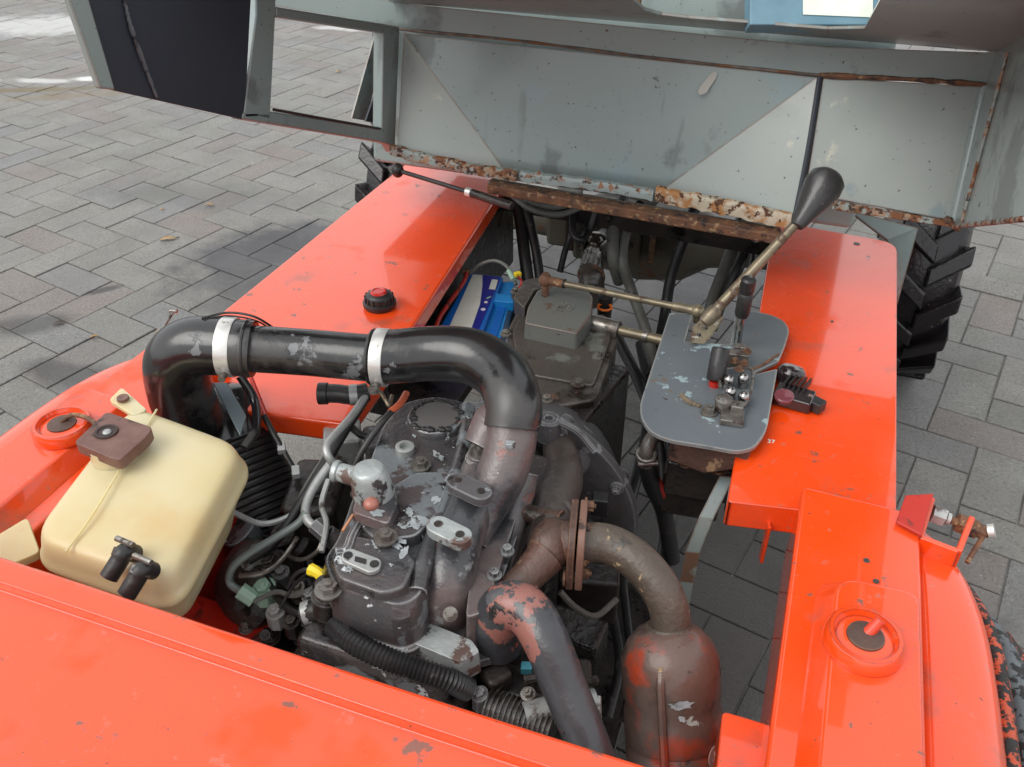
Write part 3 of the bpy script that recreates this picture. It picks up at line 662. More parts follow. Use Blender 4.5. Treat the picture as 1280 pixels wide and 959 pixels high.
# front lip in three lengths
def lip(name, pts, m, h=.012, t=.006):
    mb = MB(); top = [B(x, y, .004) for x, y in pts]; rows = []
    R_ = random.Random(len(pts) + int(pts[0][0]))
    N_ = 22; L_ = []
    for i in range(N_):
        u = i / (N_ - 1) * (len(pts) - 1); k = min(int(u), len(pts) - 2); L_.append(top[k].lerp(top[k + 1], u - k))
    for p in L_:
        j = R_.uniform(-.0018, .0018)
        rows.append([mb.bm.verts.new(q) for q in (p + V(0, .002, .004 + j), p + V(0, -.006, .003 + j), p + V(0, -.009, -.002), p + V(0, -.009 + j, -h + j), p + V(0, -.003, -h), p + V(0, .002, -h + .002))])
    mb.skin(rows); return obj(name, mb, m, cb, .0008)
lip('front_lip', [(489, 183), (540, 196), (595, 208), (648, 214)], GREYR, .014)
lip('front_lip', [(652, 215), (730, 225), (818, 239)], mat('rust_flecked_grey_lip', (.26, .31, .30), .4, layers=[((.26, .13, .07), 80, .55, .03, .7, 0, 8, 2), ((.07, .035, .02), 90, .59, .03, .7, 0, 8, 3)], bump=.7, bscale=90), .013)
lip('front_lip', [(821, 235), (900, 250), (990, 270)], mat('rust_stained_cream_lip', (.46, .40, .30), .55, layers=[((.36, .17, .06), 45, .48, .10, .75, 0, 8, 2), ((.08, .032, .015), 70, .54, .04, .8, 0, 8, 3)], bump=.7, bscale=110), .020)
bar('lower_beam', B(612, 233, -.002), B(975, 296, -.002), .028, .017, RUSTM, cb)
bar('lower_beam', B(612, 227, -.012), B(975, 290, -.012), .020, .008, GHOSE, cb)
# left side wall: sheet coloured dark for its shade, light edge, window frame with an opening
XW = B(488, 182).x
def WL(x, y, dx=0): return Xp(x, y, XW + dx)
tx = V(-.004, 0, 0)
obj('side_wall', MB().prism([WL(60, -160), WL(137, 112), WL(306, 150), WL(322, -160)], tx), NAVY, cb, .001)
obj('light_edge', MB().prism([WL(30, -160, .001), WL(79, 0, .001), WL(118, 110, .001), WL(137, 112, .001), WL(104, 0, .001), WL(62, -160, .001)], -tx * 2), GREY, cb, .002)
obj('wall_weld', MB().tube([WL(145, -60, .002), WL(157, 5, .002), WL(164, 35, .003), WL(180, 80, .002), WL(196, 122, .002)], .0022, 8, 6, jitter=.7), mat('scuffed_bare_seam', (.09, .10, .11), .5, layers=[((.02, .022, .03), 60, .5, .05, .5)]), cb)
def frame(name, q, m=GREY): return obj(name, MB().prism([WL(x, y, .002) for x, y in q], tx * 5), m, cb, .003)
frame('window_post', [(322, -160), (321, 20), (305, 148), (338, 154), (345, 20), (350, -160)])
frame('window_sill', [(305, 140), (340, 139), (480, 160), (488, 182), (475, 178), (303, 150)])
frame('window_post', [(480, 36), (500, 38), (494, 192), (478, 165)])
frame('window_header', [(346, 8), (500, 33), (499, 45), (346, 22)])
mb = MB(); mb.prism([Xp(484, 42, XW - .05), Xp(469, 44, XW - .05), Xp(440, 148, XW - .05), Xp(458, 151, XW - .05)], (-.003, 0, 0)); obj('inner_brace', mb, GREY, cb)
mb = MB(); mb.prism([Xp(486, 70, XW - .03), Xp(457, 152, XW - .03), Xp(478, 155, XW - .03)], (-.003, 0, 0)); obj('brace_gusset', mb, NAVY, cb)
obj('rubber_seal', MB().tube([WL(342, 137, .003), WL(475, 161, .003)], .0022, 8, 2), RUBM, cb)
# box standing on the shelf, seen through the cut-out
bx_ = thing('storage_box', 'blue and white box visible through the cut-out at the top of the grey cab', 'box', tuple(Z(1020, 5, 1.0)))
c = EYEP + _ray(1015, -8) * 1.22
Mb = FW.to_track_quat('Y', 'Z').to_matrix().to_4x4()
bar_a = Mb
mb = MB(); mb.prism([c + RT * -.087 + UP * -.044, c + RT * .10 + UP * -.044, c + RT * .10 + UP * .07, c + RT * -.087 + UP * .07], FW * .03)
obj('box_body', mb, mat('dusty_blue_card', (.10, .20, .26), .5, var=(.13, .24, .30), vscale=20), bx_, .002)
mb = MB(); c2 = c - FW * .0015
mb.prism([c2 + RT * -.013 + UP * -.030, c2 + RT * .085 + UP * -.034, c2 + RT * .085 + UP * .068, c2 + RT * -.013 + UP * .068], FW * .001)
obj('box_label', mb, WHITE, bx_)
# gas strut
gs = thing('gas_strut', 'thin black gas strut between the left rail and the lip of the grey cab', 'strut', tuple(Z(498, 214, .63)))
a, b, c3 = Z(497, 213, .62), Z(588, 241, .61), Z(640, 258, .605)
obj('strut_rod', MB().cyl(a, b, .0038), RUBM, gs)
obj('strut_cylinder', MB().cyl(b, c3, .0075), OILY, gs, .001)
obj('strut_collar', MB().cyl(b - (b - a).normalized() * .008, b + (b - a).normalized() * .002, .0078), SILV, gs)
obj('ball_end', MB().ball(a, .011, (1, 1, 1.2)), OILY, gs)

# ================================================================== HOSES behind / under
def hose(label, pts, px, m, group='hoses running under the cab', name='hydraulic_hose', cat='hose', cor=0, sub=8, n=12, collars=(), parent=None, period=2):
    P = [Z(x, y, z) for x, y, z in pts]; r = rad(P[0], px)
    o = obj(name, MB().tube(P, r, n, sub, cor, period=period), m, parent)
    if parent is None: origin(o, P[-1]); tag(o, label, cat, group)
    for k in collars:
        c = P[k]; d = (P[min(k + 1, len(P) - 1)] - P[max(k - 1, 0)]).normalized()
        q = obj('hose_fitting', MB().cyl(c - d * r * 1.2, c + d * r * 1.6, r * 1.35, n=14), OILY, None); q.parent = o; q.matrix_parent_inverse = Matrix.Translation(-P[-1]) if parent is None else Matrix()
    return o
hose('thick grey hose left of its twin, dropping from the axle towards the gearbox', [(777, 258, .44), (767, 290, .42), (767, 325, .38), (774, 352, .32)], 7.5, GHOSE, collars=(0,))
hose('thick grey hose right of its twin, bending down behind the shift rod', [(797, 262, .44), (784, 285, .42), (778, 325, .38), (790, 365, .32), (808, 415, .27), (822, 470, .2)], 6.5, GHOSE, collars=(0,))
hose('black hose right of the axle casting, leaning left at the bottom', [(869, 258, .46), (854, 300, .40), (838, 350, .32), (830, 400, .25), (815, 470, .2)], 7, RUBM)
hose('grey black hose left of the rust-spotted pair beside the right rail', [(926, 285, .42), (912, 320, .38), (893, 370, .32), (885, 400, .3)], 8, GHOSE, collars=(0,))
hose('dark hose closest to the right rail, right of the grey black hose', [(935, 290, .42), (925, 330, .38), (903, 375, .32), (890, 410, .3)], 7, RUBM)
hose('left one of the thick black pair of hoses at the left rail', [(645, 245, .46), (651, 280, .42), (656, 320, .38), (661, 360, .33)], 7.5, RUBM)
hose('right one of the thick black pair of hoses at the left rail', [(655, 250, .46), (664, 285, .42), (671, 320, .38), (676, 360, .33)], 6, RUBM)
hose('thin black hose between the axle and the black pair', [(716, 255, .46), (714, 290, .42), (706, 315, .38), (700, 340, .34)], 4, RUBM)
hose('thin black hose with a loop left of the axle casting', [(745, 262, .46), (735, 290, .42), (726, 300, .42), (716, 290, .43), (716, 258, .46)], 5, RUBM)
hose('upper grey hose bowed just under the cab lip on the left', [(640, 240, .50), (660, 252, .48), (690, 258, .47), (720, 253, .48)], 5, GHOSE)
hose('lower grey hose bowed just under the cab lip on the left', [(640, 244, .49), (665, 262, .47), (700, 268, .46), (735, 255, .47)], 4, GHOSE)
hose('black hose running along the inner side of the right rail', [(945, 285, .42), (942, 320, .40), (936, 360, .38), (930, 400, .36)], 5, RUBM)
for i, (p) in enumerate((( (770, 420, .24), (800, 480, .2), (820, 540, .18), (830, 620, .12)), ((800, 430, .2), (812, 500, .18), (800, 580, .16), (780, 650, .14)), ((845, 430, .25), (838, 520, .2), (842, 600, .15), (830, 700, .10)), ((760, 700, .2), (765, 760, .2), (775, 830, .2), (760, 900, .2)), ((775, 690, .2), (782, 760, .2), (790, 840, .2), (780, 900, .2)), ((700, 770, .25), (720, 790, .22), (740, 780, .2), (765, 800, .2)))):
    hose(('black hose running down left of the console plate, nearest the gearbox', 'black hose just inside the left edge of the console plate', 'thickest black hose under the console, beside the grey strap', 'black hose left of the muffler bend, nearest the engine', 'black hose left of the muffler, nearest the muffler can', 'thin black hose lying behind the peeling coolant pipe')[i], list(p), (7, 6, 8, 6, 5, 3)[i], RUBM, group='oily hoses in the dark gap', sub=8)
hose('bright grey cable curving under the console towards the strap', [(824, 636, .28), (850, 626, .29), (872, 623, .29), (890, 618, .29), (893, 600, .30)], 3, GHOSE, name='cable', cat='cable')
# fitting ring right of axle
obj('key_ring', MB().torus(Z(945, 296, .47), V(.3, -1, .4), .010, .0012, 20, 6), ZINC, ax_)
obj('wheel_hub_part', MB().cyl(Z(925, 283, .43), Z(955, 291, .43), .016), OLIVE, ax_, .002)

# ================================================================== TRANSMISSION
gb = thing('gearbox', 'oily brown gearbox with octagonal grey top cover behind the engine bell housing', 'gearbox', (-.36, 1.05, .3))
ZG = .435
top = [Z(634, 412, ZG), Z(655, 372, ZG), Z(760, 398, ZG), Z(772, 425, ZG), Z(745, 500, ZG), Z(690, 508, ZG), Z(640, 480, ZG)]
obj('casing', MB().prism(rounded(top, .012), (0, 0, -.20)), CAST, gb, .007, 3)
top2 = [p + V(0, 0, .006) for p in (Z(640, 420, ZG), Z(660, 376, ZG), Z(752, 400, ZG), Z(764, 425, ZG), Z(742, 486, ZG), Z(650, 470, ZG))]
obj('casing_lid', MB().prism(rounded(top2, .01), (0, 0, -.010)), CAST, gb, .003)
cov = [Z(x, y, ZG + .035) for x, y in ((656, 403), (660, 383), (672, 362), (690, 356), (732, 360), (741, 370), (739, 393), (721, 417))]
mb = MB(); cA = rounded(cov, .004, 2); cc = sum(cA, V(0, 0, 0)) / len(cA)
a = [mb.bm.verts.new(p) for p in cA]; b = [mb.bm.verts.new(cc + (p - cc) * 1.03 - V(0, 0, .034)) for p in cA]; n = len(a)
mb.bm.faces.new(a); mb.bm.faces.new(b[::-1])
for i in range(n): mb.bm.faces.new((a[i], a[(i + 1) % n], b[(i + 1) % n], b[i]))
cvr = obj('shift_cover', mb, COVER, gb, .004, 3)
ux = (Z(721, 417, ZG) - Z(656, 403, ZG)).normalized(); uy = V(-ux.y, ux.x, 0)
text('cast_number', '1700', Z(703, 384, ZG + .0352), uy, -ux, .016, CAST, gb, .0012)
text('cast_number', '135', Z(713, 385, ZG + .0352), uy, -ux, .014, CAST, gb, .0012)
for x, y, r in ((647, 372, 7), (632, 418, 6), (645, 365, 6), (747, 446, 7), (722, 480, 8), (683, 500, 7), (752, 400, 6)):
    p = Z(x, y, ZG + .006); obj('bolt', MB().hexh(p, V(0, 0, 1), rad(p, r) * .8, .007), ZINC if x > 700 else CAST, gb)
obj('casting_ear', MB().prism(rounded([Z(642, 372, .46), Z(655, 350, .46), Z(682, 345, .46), Z(690, 356, .46), Z(668, 362, .46), Z(655, 385, .46)], .006), (0, 0, -.03)), CAST, gb, .004)
# shift tube to the right
a, b = Z(736, 403, .445), Z(774, 413, .445); obj('shift_tube', MB().lathe(a, (b - a), [(0, .015), (.02, .0155), ((b - a).length - .003, .0155), ((b - a).length, .014)]), ZINC, gb)
c = Z(834, 427, .445); obj('shift_shaft', MB().cyl(b, c, .0085), BRASS, gb)
obj('shaft_collar', MB().cyl(b.lerp(c, .5), b.lerp(c, .6), .0105), ZINC, gb)
obj('oil_filler', MB().lathe(Z(756, 384, ZG), V(0, 0, 1), [(-.02, .012), (.0, .013), (.004, .013), (.004, .010), (.012, .010), (.012, .013), (.022, .013), (.024, .009)]), RUBM, gb)
obj('filler_ring', MB().torus(Z(756, 384, ZG + .010), V(0, 0, 1), .0115, .0022), mat('orange_seal', (.6, .12, .01), .4), gb)
# side of casing and tail
mb = MB(); mb.prism([V(-.245, .90, .435), V(-.215, 1.17, .40), V(-.215, 1.17, .16), V(-.235, .90, .12)], (-.05, 0, 0)); obj('casing_side', mb, OILY, gb, .012, 3)
mb = MB(); mb.cyl(Z(738, 372, .33), Z(741, 325, .34), .030, .022); mb.cyl(Z(741, 325, .34), Z(742, 312, .34), .026, .026)
obj('output_neck', mb, CAST, gb, .003)
obj('neck_ring', MB().torus(Z(739, 345, .34), V(0, 1, .1), .026, .004), RUSTM, gb)
# drive shaft with universal joint
ds = thing('drive_shaft', 'greasy splined drive shaft with universal joint ahead of the axle', 'drive shaft', tuple(Z(742, 318, .34)))
mb = MB(); p, q = Z(735, 338, .355), Z(741, 318, .36)
mb.cyl(p, q, .017)
for i in range(14):
    a = 2 * pi * i / 14; d = (q - p).normalized(); u = d.cross(V(0, 0, 1)).normalized(); v = d.cross(u)
    o_ = (u * cos(a) + v * sin(a)) * .0175; mb.box((p + q) / 2 + o_, ((q - p).length, .0035, .0035), M=d.to_track_quat('X', 'Z').to_matrix().to_4x4())
obj('spline', mb, ZINC, ds)
mb = MB(); j = Z(744, 305, .36); mb.ball(j, .020, (1, 1.1, 1)); mb.cyl(j - V(.027, 0, 0), j + V(.027, 0, 0), .010); mb.cyl(j - V(0, .005, .025), j + V(0, .005, .025), .010)
obj('universal_joint', mb, mat('greasy_steel', (.09, .07, .055), .2, .5, layers=[((.4, .38, .33), 50, .62, .05, .2, .8)], bump=.9, bscale=90), ds, .002)
for k in (-1, 1): obj('yoke_arm', MB().box(j + V(k * .024, -.012, .004), (.007, .04, .022), -.2 * k), CAST, ds, .003)
obj('shaft_tube', MB().cyl(j + V(.004, .012, 0), V(-.42, 1.80, .32), .018), OILY, ds)
# long selector rod over the gearbox
sr = thing('selector_rod', 'long rusty selector rod with ball joints reaching from the gearbox to the gold lever bracket', 'rod', tuple(Z(680, 350, .50)))
a, b = Z(682, 350, .50), Z(872, 389, .505)
obj('rod_bar', MB().cyl(a, b, .0055), BRASS, sr)
obj('joint_end', MB().cyl(a.lerp(b, .02), a.lerp(b, .13), .0075), RUSTM, sr, .001)
obj('joint_end', MB().cyl(a.lerp(b, .85), a.lerp(b, .99), .0075), BRASS, sr, .001)
mb = MB(); mb.ball(a, .0115); mb.cyl(a - V(0, 0, .03), a + V(0, 0, .012), .006); obj('ball_joint', mb, RUSTM, sr)
mb = MB(); mb.ball(b, .011); mb.cyl(b - V(0, 0, .02), b + V(0, 0, .010), .005); obj('ball_joint', mb, BRASS, sr)
obj('rubber_ring', MB().cyl(a.lerp(b, .125), a.lerp(b, .135), .0082), RUBM, sr)

# ================================================================== CONSOLE
cs = thing('lever_console', 'worn grey console plate carrying the levers, inside the right rail', 'console', tuple(Z(880, 490, .49)))
ZC = .50
out = [(837, 391), (800, 505), (801, 522), (812, 540), (835, 550), (885, 558), (922, 565), (943, 560), (958, 540), (972, 461), (944, 468), (945, 465), (973, 452), (981, 434), (987, 413), (981, 402), (966, 394), (938, 388), (920, 389), (913, 431), (856, 427), (866, 392)]
mb = MB(); mb.prism(rounded([Z(x, y, ZC) for x, y in out], [.006, .03, .01, .02, .02, .02, .02, .02, .02, .004, .001, .001, .006, .02, .02, .02, .02, .02, .004, .002, .002, .004], 4), (0, 0, -.005))
plt = obj('console_plate', mb, PLATEG, cs, .0012)
obj('plate_slit', MB().tube([Z(939, 462, ZC + .0005), Z(952, 457, ZC + .0005), Z(973, 443, ZC + .0005)], .0022, 8, 4, jitter=.5), RUSTM, cs)
mb = MB()
for x0, y0, x1, y1 in ((802, 530, 830, 548),): pass
mb = MB(); mb.prism([Z(838, 549, ZC - .006), Z(940, 562, ZC - .006), Z(930, 585, ZC - .03), Z(880, 592, ZC - .05), Z(835, 575, ZC - .05)], (0, .05, -.03)); obj('under_bracket', mb, EXH, cs, .003)
# lever housing under the notch
br = [Z(862, 428, ZC + .006), Z(866, 408, ZC + .028), Z(886, 392, ZC + .034), Z(902, 399, ZC + .034), Z(896, 410, ZC + .02), Z(880, 430, ZC + .006)]
gl = thing('gear_lever', 'long gold gear lever with big black knob rising over the right rail', 'lever', tuple(Z(880, 415, ZC)))
obj('lever_bracket', MB().prism(rounded(br, .002, 2), V(.003, .004, .002)), BRASS, gl, .0008)
for x, y in ((883, 410), (875, 419)):
    p = Z(x, y, ZC + .024); obj('bracket_hole', MB().cyl(p, p + V(-.003, -.004, .003), .0026, n=10), OILY, gl)
la = Z(888, 395, ZC + .035); lb_ = Z(990, 285, .66); lc = Z(1028, 238, .71)
obj('lever_boss', MB().lathe(la, lb_ - la, [(-.012, .010), (0, .012), (.012, .0105), (.016, .008)]), BRASS, gl)
obj('lever_shaft', MB().tube([la, la.lerp(lb_, .5), lb_, lb_.lerp(lc, .4)], [.0085, .0080, .0068, .006], 14, 4), BRASS, gl)
dk = (lc - lb_).normalized(); kl = 0
top_ = Z(1040, 216, .725); base = Z(996, 283, .665); ax = (top_ - base); L = ax.length
obj('lever_knob', MB().lathe(base, ax, [(0, .009), (L * .05, .0115), (L * .25, .0155), (L * .5, .0225), (L * .72, .0275), (L * .88, .026), (L * .97, .018), (L * 1.01, .008), (L * 1.015, .001)], 32), mat('worn_black_knob', (.035, .034, .034), .33, layers=[((.11, .105, .10), 60, .66, .04, .5)], bump=.3, bscale=150, coat=.2), gl)
# short levers
sl = thing('valve_lever', 'short chrome lever with ribbed black grip, right of the gold lever foot', 'lever', tuple(Z(922, 428, ZC)))
a, b, c = Z(922, 428, ZC + .01), Z(927, 395, ZC + .06), Z(936, 350, ZC + .12)
obj('lever_stalk', MB().tube([a, b, b.lerp(c, .4)], .0055, 12, 5), CHROME, sl)
obj('grip', MB().lathe(b, c - b, [(0, .009), (.006, .0105), ((c - b).length * .6, .0105), ((c - b).length * .65, .0085), ((c - b).length * .7, .0105), ((c - b).length, .0105), ((c - b).length + .003, .008), ((c - b).length + .001, .006)]), RUBM, sl)
s2 = thing('valve_lever', 'stubby upright black grip on the console in front of the chrome balls', 'lever', tuple(Z(896, 476, ZC)))
a, b = Z(894, 476, ZC + .008), Z(901, 437, ZC + .045)
obj('grip', MB().lathe(a, b - a, [(0, .011), (.003, .0125), ((b - a).length, .0125), ((b - a).length + .003, .0105), ((b - a).length + .001, .0075), ((b - a).length - .002, .002)]), RUBM, s2)
obj('grip_base', MB().cyl(a - V(0, 0, .01), a, .008), REDW, s2)
vb = thing('control_valve_linkage', 'steel linkage with chrome ball joints and clamp on the console', 'linkage', tuple(Z(920, 480, ZC)))
for x, y, z, sz in ((922, 448, .012, (.028, .016, .022)), (924, 436, .016, (.016, .012, .012)), (915, 522, .005, (.030, .028, .009)), (921, 510, .010, (.016, .016, .014))): obj('linkage_block', MB().box(Z(x, y, ZC + z), sz, .1), ZINC, vb, .0015)
for x, y in ((911, 475), (929, 473), (913, 490), (930, 496)):
    p = Z(x, y, ZC + .016); mb = MB(); mb.ball(p, .0078); mb.cyl(p - V(0, 0, .016), p, .006, n=6); obj('ball_joint', mb, CHROME, vb)
    obj('joint_socket', MB().cyl(p + V(0, -.003, -.008), p + V(0, .010, -.008), .007, n=10), ZINC, vb)
p = Z(905, 500, ZC + .018); obj('round_cap', MB().lathe(p, V(0, 0, 1), [(-.014, .010), (0, .0125), (.002, .012), (.0035, .008), (.0036, .001)]), ZINC, vb)
P = [Z(x, y, ZC + .014) for x, y in ((900, 485), (902, 463), (934, 460), (941, 470), (936, 498), (925, 508), (908, 506))]
obj('handle_ring', MB().tube(P, .0022, 8, 6), ZINC, vb)
p = Z(886, 516, ZC); obj('clamp_bolt', MB().hexh(p, V(0, 0, 1), .008, .009), ZINC, vb)
obj('dirt_clump', MB().tube([Z(852, 495, ZC + .001), Z(862, 503, ZC + .002), Z(876, 508, ZC + .001)], .004, 8, 6, jitter=1.2), mat('caked_mud', (.16, .12, .08), .9, bump=.8), vb)
mb = MB()
for k, (x, y) in enumerate(((918, 452), (930, 455), (924, 462), (934, 440))): mb.hexh(Z(x, y, ZC + .022), V(0, 0, 1), .0045, .005)
obj('small_bolt', mb, RUSTM, vb)
# connector on the right rail
cn = thing('cable_socket', 'black electrical socket with lens lying on the right orange rail', 'socket', tuple(Z(995, 490, ZR)))
mb = MB(); mb.box(Z(992, 497, ZR + .010), (.052, .036, .018), -.15); mb.lathe(Z(988, 470, ZR + .012), V(.1, .3, 1), [(-.01, .020), (.006, .021), (.014, .016), (.016, .004)], 20)
obj('socket_body', mb, mat('glossy_dark_plastic', (.014, .008, .009), .12, coat=.5, layers=[((.20, .14, .13), 40, .64, .05, .3)]), cn, .003)
for i in range(5): obj('socket_rib', MB().box(Z(985 + i * 6, 476 + i * 1.5, ZR + .022), (.0025, .026, .010), -.3), RUBM, cn)
obj('cable_plug', MB().box(Z(1018, 505, ZR + .010), (.026, .018, .016), -.5), RUBM, cn, .002)
obj('socket_lens', MB().lathe(Z(980, 497, ZR + .018), V(0, -.2, 1), [(0, .013), (.004, .013), (.005, .011), (.003, .002)]), mat('dusky_red_lens', (.15, .04, .05), .15), cn)
text('rail_number', '37', Z(964, 552, ZR + .0006), (1, .1, 0), (0, 1, 0), .010, WHITE, ch)
# hydraulic valve below the console
hv = thing('hydraulic_valve', 'rusty hydraulic valve block with banjo hose hanging under the console plate', 'valve', tuple(Z(860, 590, .36)))
mb = MB(); mb.box(Z(880, 585, .40), (.10, .07, .06), .1); mb.box(Z(865, 605, .34), (.085, .06, .08), .1); obj('valve_block', mb, OILY, hv, .004)
mb = MB()
for i in range(3): mb.hexh(Z(858 + 20 * i, 578 + 4 * i, .435), V(0, 0, 1), .009, .012)
obj('valve_plug', mb, RUSTM, hv)
obj('elbow_fitting', MB().tube([Z(835, 538, .46), Z(815, 548, .455), Z(808, 566, .44), Z(808, 580, .42)], .010, 12, 5), CAST, hv)
mb = MB(); mb.torus(Z(808, 568, .44), V(0, -.3, 1), .0115, .003); mb.cyl(Z(797, 580, .43), Z(822, 579, .43), .0035); obj('hose_clamp', mb, ZINC, hv)
obj('valve_hose', MB().tube([Z(808, 575, .42), Z(815, 605, .36), Z(830, 640, .28), Z(840, 700, .18)], .013, 12, 6), RUBM, hv)
obj('red_hose', MB().tube([Z(818, 600, .37), Z(828, 618, .33), Z(836, 630, .30)], .009, 10, 5), REDW, hv)
# grey strap
st = MB(); P = [(908, 598, .43), (882, 650, .40), (866, 690, .36), (858, 730, .30), (850, 775, .24)]
rows = []
for i, (x, y, z) in enumerate(P):
    p = Z(x, y, z); rows.append([st.bm.verts.new(q) for q in (p + V(-.009, 0, .002), p + V(.009, .004, .002), p + V(.009, .004, -.003), p + V(-.009, 0, -.003))])
st.skin(rows); o = obj('support_strap', st, GREY, None, .0008); origin(o, Z(908, 598, .43)); tag(o, 'bent light grey flat steel strap hanging beside the muffler', 'strap')

# ================================================================== BATTERY
bt = thing('battery', 'blue battery with white and navy label behind the left rail', 'battery', tuple(Z(600, 385, .40)))
ZB = .40
q = [Z(587, 342, ZB), Z(628, 347, ZB), Z(600, 428, ZB), Z(545, 420, ZB)]
q = [Z(588, 341, ZB), Z(629, 346, ZB), Z(598, 430, ZB), Z(540, 425, ZB)]
mb = MB(); mb.prism(q, (0, 0, -.05)); obj('battery_case', mb, BLUE, bt, .003)
q2 = [Z(628, 352, ZB - .012), Z(644, 351, ZB - .012), Z(624, 432, ZB - .012), Z(598, 430, ZB - .012)]
obj('battery_rim', MB().prism(q2, (0, 0, -.045)), mat('bright_battery_blue', (.015, .24, .62), .3), bt, .003)
obj('battery_tray', MB().box((-.535, 1.20, .335), (.12, .34, .02), 0), OILY, bt, .003)
obj('rim_recess', MB().prism([Z(624, 380, ZB - .010), Z(634, 379, ZB - .010), Z(618, 430, ZB - .010), Z(606, 430, ZB - .010)], (0, 0, -.004)), BLUE, bt)
obj('terminal_pad', MB().prism([Z(620, 366, ZB + .002), Z(643, 370, ZB + .002), Z(642, 378, ZB + .002), Z(617, 376, ZB + .002)], (0, 0, -.02)), MATS['bright_battery_blue'], bt, .002)
def lab(pts, m, name, dz): return obj(name, MB().prism([Z(x, y, ZB + dz) for x, y in pts], (0, 0, -.0006)), m, bt)
lab([(591, 343), (603, 344), (603, 357), (600, 380), (588, 414), (560, 412)], WHITE, 'white_label', .0012)
lab([(603.5, 344), (626, 347), (596, 418), (588.5, 414), (600.6, 380), (603.6, 357)], NBLUE, 'navy_label', .0010)
lab([(615, 349), (622.5, 350), (619, 362), (611, 361)], WHITE, 'small_label', .0020)
for x, y, r in ((607.5, 378, .0036), (604, 387, .0044)):
    p = Z(x, y, ZB + .0012); obj('round_symbol', MB().cyl(p, p + V(0, 0, .0008), r, n=18), mat('symbol_white', (.75, .72, .82), .4) if x > 605 else MATS['symbol_white'], bt)
obj('label_text', MB().box(Z(611, 372, ZB + .0018), (.010, .004, .0006), 1.1), GRN, bt)
rr = (Z(620, 347, ZB) - Z(595, 343, ZB)).normalized()
text('label_letter', 'A', Z(573, 411.5, ZB + .0016), rr, (0, 0, 1) if False else V(-rr.y, rr.x, 0), .013, NBLUE, bt)
obj('red_cable', MB().tube([Z(584, 338, .42), Z(580, 352, .42), Z(562, 378, .42), Z(548, 400, .42), Z(543, 420, .42)], .0040, 10, 6), REDW, bt)
obj('terminal_clamp', MB().box(Z(582, 340, .42), (.016, .012, .010), .4), RUSTM, bt, .002)
wi = thing('wiring_loom', 'grey wire arc with yellow and pale plugs above the battery', 'wiring', tuple(Z(640, 348, .43)))
obj('wire', MB().tube([Z(588, 341, .42), Z(600, 331, .44), Z(617, 326, .45), Z(632, 332, .45), Z(640, 345, .44), Z(645, 356, .43)], .0034, 10, 6), GHOSE, wi)
obj('plug', MB().cyl(Z(636, 339, .45), Z(642, 350, .445), .0045), GRN, wi)
obj('plug', MB().box(Z(647, 343, .45), (.012, .009, .008), .8), YEL, wi, .001)
obj('wire', MB().tube([Z(647, 345, .45), Z(652, 352, .44), Z(648, 362, .43)], .002, 8, 5), REDW, wi)

# ================================================================== ENGINE
en = thing('engine', 'oily grey diesel engine with flaking paint in the middle of the orange frame', 'engine', (-.33, .65, .3))
def box_(name, c, s, m, rz=0, bev=.004, p=en): return obj(name, MB().box(c, s, rz), m, p, bev)
box_('cylinder_block', (-.325, .66, .31), (.20, .40, .24), OILY, 0, .015)
mb = MB(); mb.box((-.325, .655, .44), (.175, .37, .04)); obj('cylinder_head', mb, ENG, en, .008)
# bell housing
BC = V(-.31, .90, .31)
mb = MB(); mb.lathe(BC + V(0, -.012, 0), V(0, 1, 0), [(0, .165), (.001, .174), (.014, .176), (.016, .168), (.045, .150), (.10, .125), (.14, .10)], 56)
obj('bell_housing', mb, BELL, en, .001)
for a in (.5, 1.2, 1.95, -.25):
    p = BC + V(cos(a) * .163, -.013, sin(a) * .163); mb = MB(); mb.cyl(p, p + V(0, .03, 0), .010, n=12); mb.hexh(p, V(0, -1, 0), .0065, .009); obj('housing_bolt', mb, BELL, en)
obj('housing_lug', MB().lathe(Z(686, 524, .487), V(0, 0, 1), [(-.03, .017), (0, .0165), (.003, .013), (.002, .006), (-.004, .005), (-.004, .001)]), BELL, en)
obj('housing_rib', MB().tube([Z(695, 526, .487), Z(722, 540, .478), Z(744, 565, .458)], .005, 8, 4), BELL, en)
obj('housing_dome', MB().ball(Z(715, 572, .42), .036, (.8, 1.1, .6), 24), BELL, en)
mb = MB(); mb.box(Z(750, 630, .40), (.022, .02, .028), .2); obj('housing_switch', mb, RUBM, en, .002)
# valve cover
ZV = .525
vo = [(402, 700), (412, 730), (440, 744), (500, 762), (524, 750), (540, 715), (560, 660), (596, 560), (600, 525), (585, 500), (545, 492), (505, 500), (478, 530), (462, 575), (440, 620), (430, 650), (418, 680)]
def vcp(z, k=1.0):
    P = [Z(x, y, z) for x, y in vo]; c = sum(P, V(0, 0, 0)) / len(P); return [c + (p - c) * k for p in P]
mb = MB(); A = rounded(vcp(ZV, 1.0), .01, 3); Bt = rounded(vcp(ZV - .012, 1.03), .01, 3)
mb = MB(); lv = []
for z, k in ((ZV - .062, 1.09), (ZV - .052, 1.09), (ZV - .050, 1.05), (ZV - .012, 1.03), (ZV, .97)):
    lv.append([mb.bm.verts.new(p) for p in rounded([q + V(0, 0, z - ZV) for q in vcp(ZV, k)], .014, 3)])
mb.skin(lv); obj('valve_cover', mb, ENG, en, .004, 3)
for x, y in ((414, 712), (455, 752), (508, 762), (538, 728), (556, 690), (470, 560), (446, 618), (574, 640), (590, 590)):
    q = Z(x, y, ZV - .046); obj('rim_bolt', MB().hexh(q, V(0, 0, 1), .0055, .008), ZINC, en)
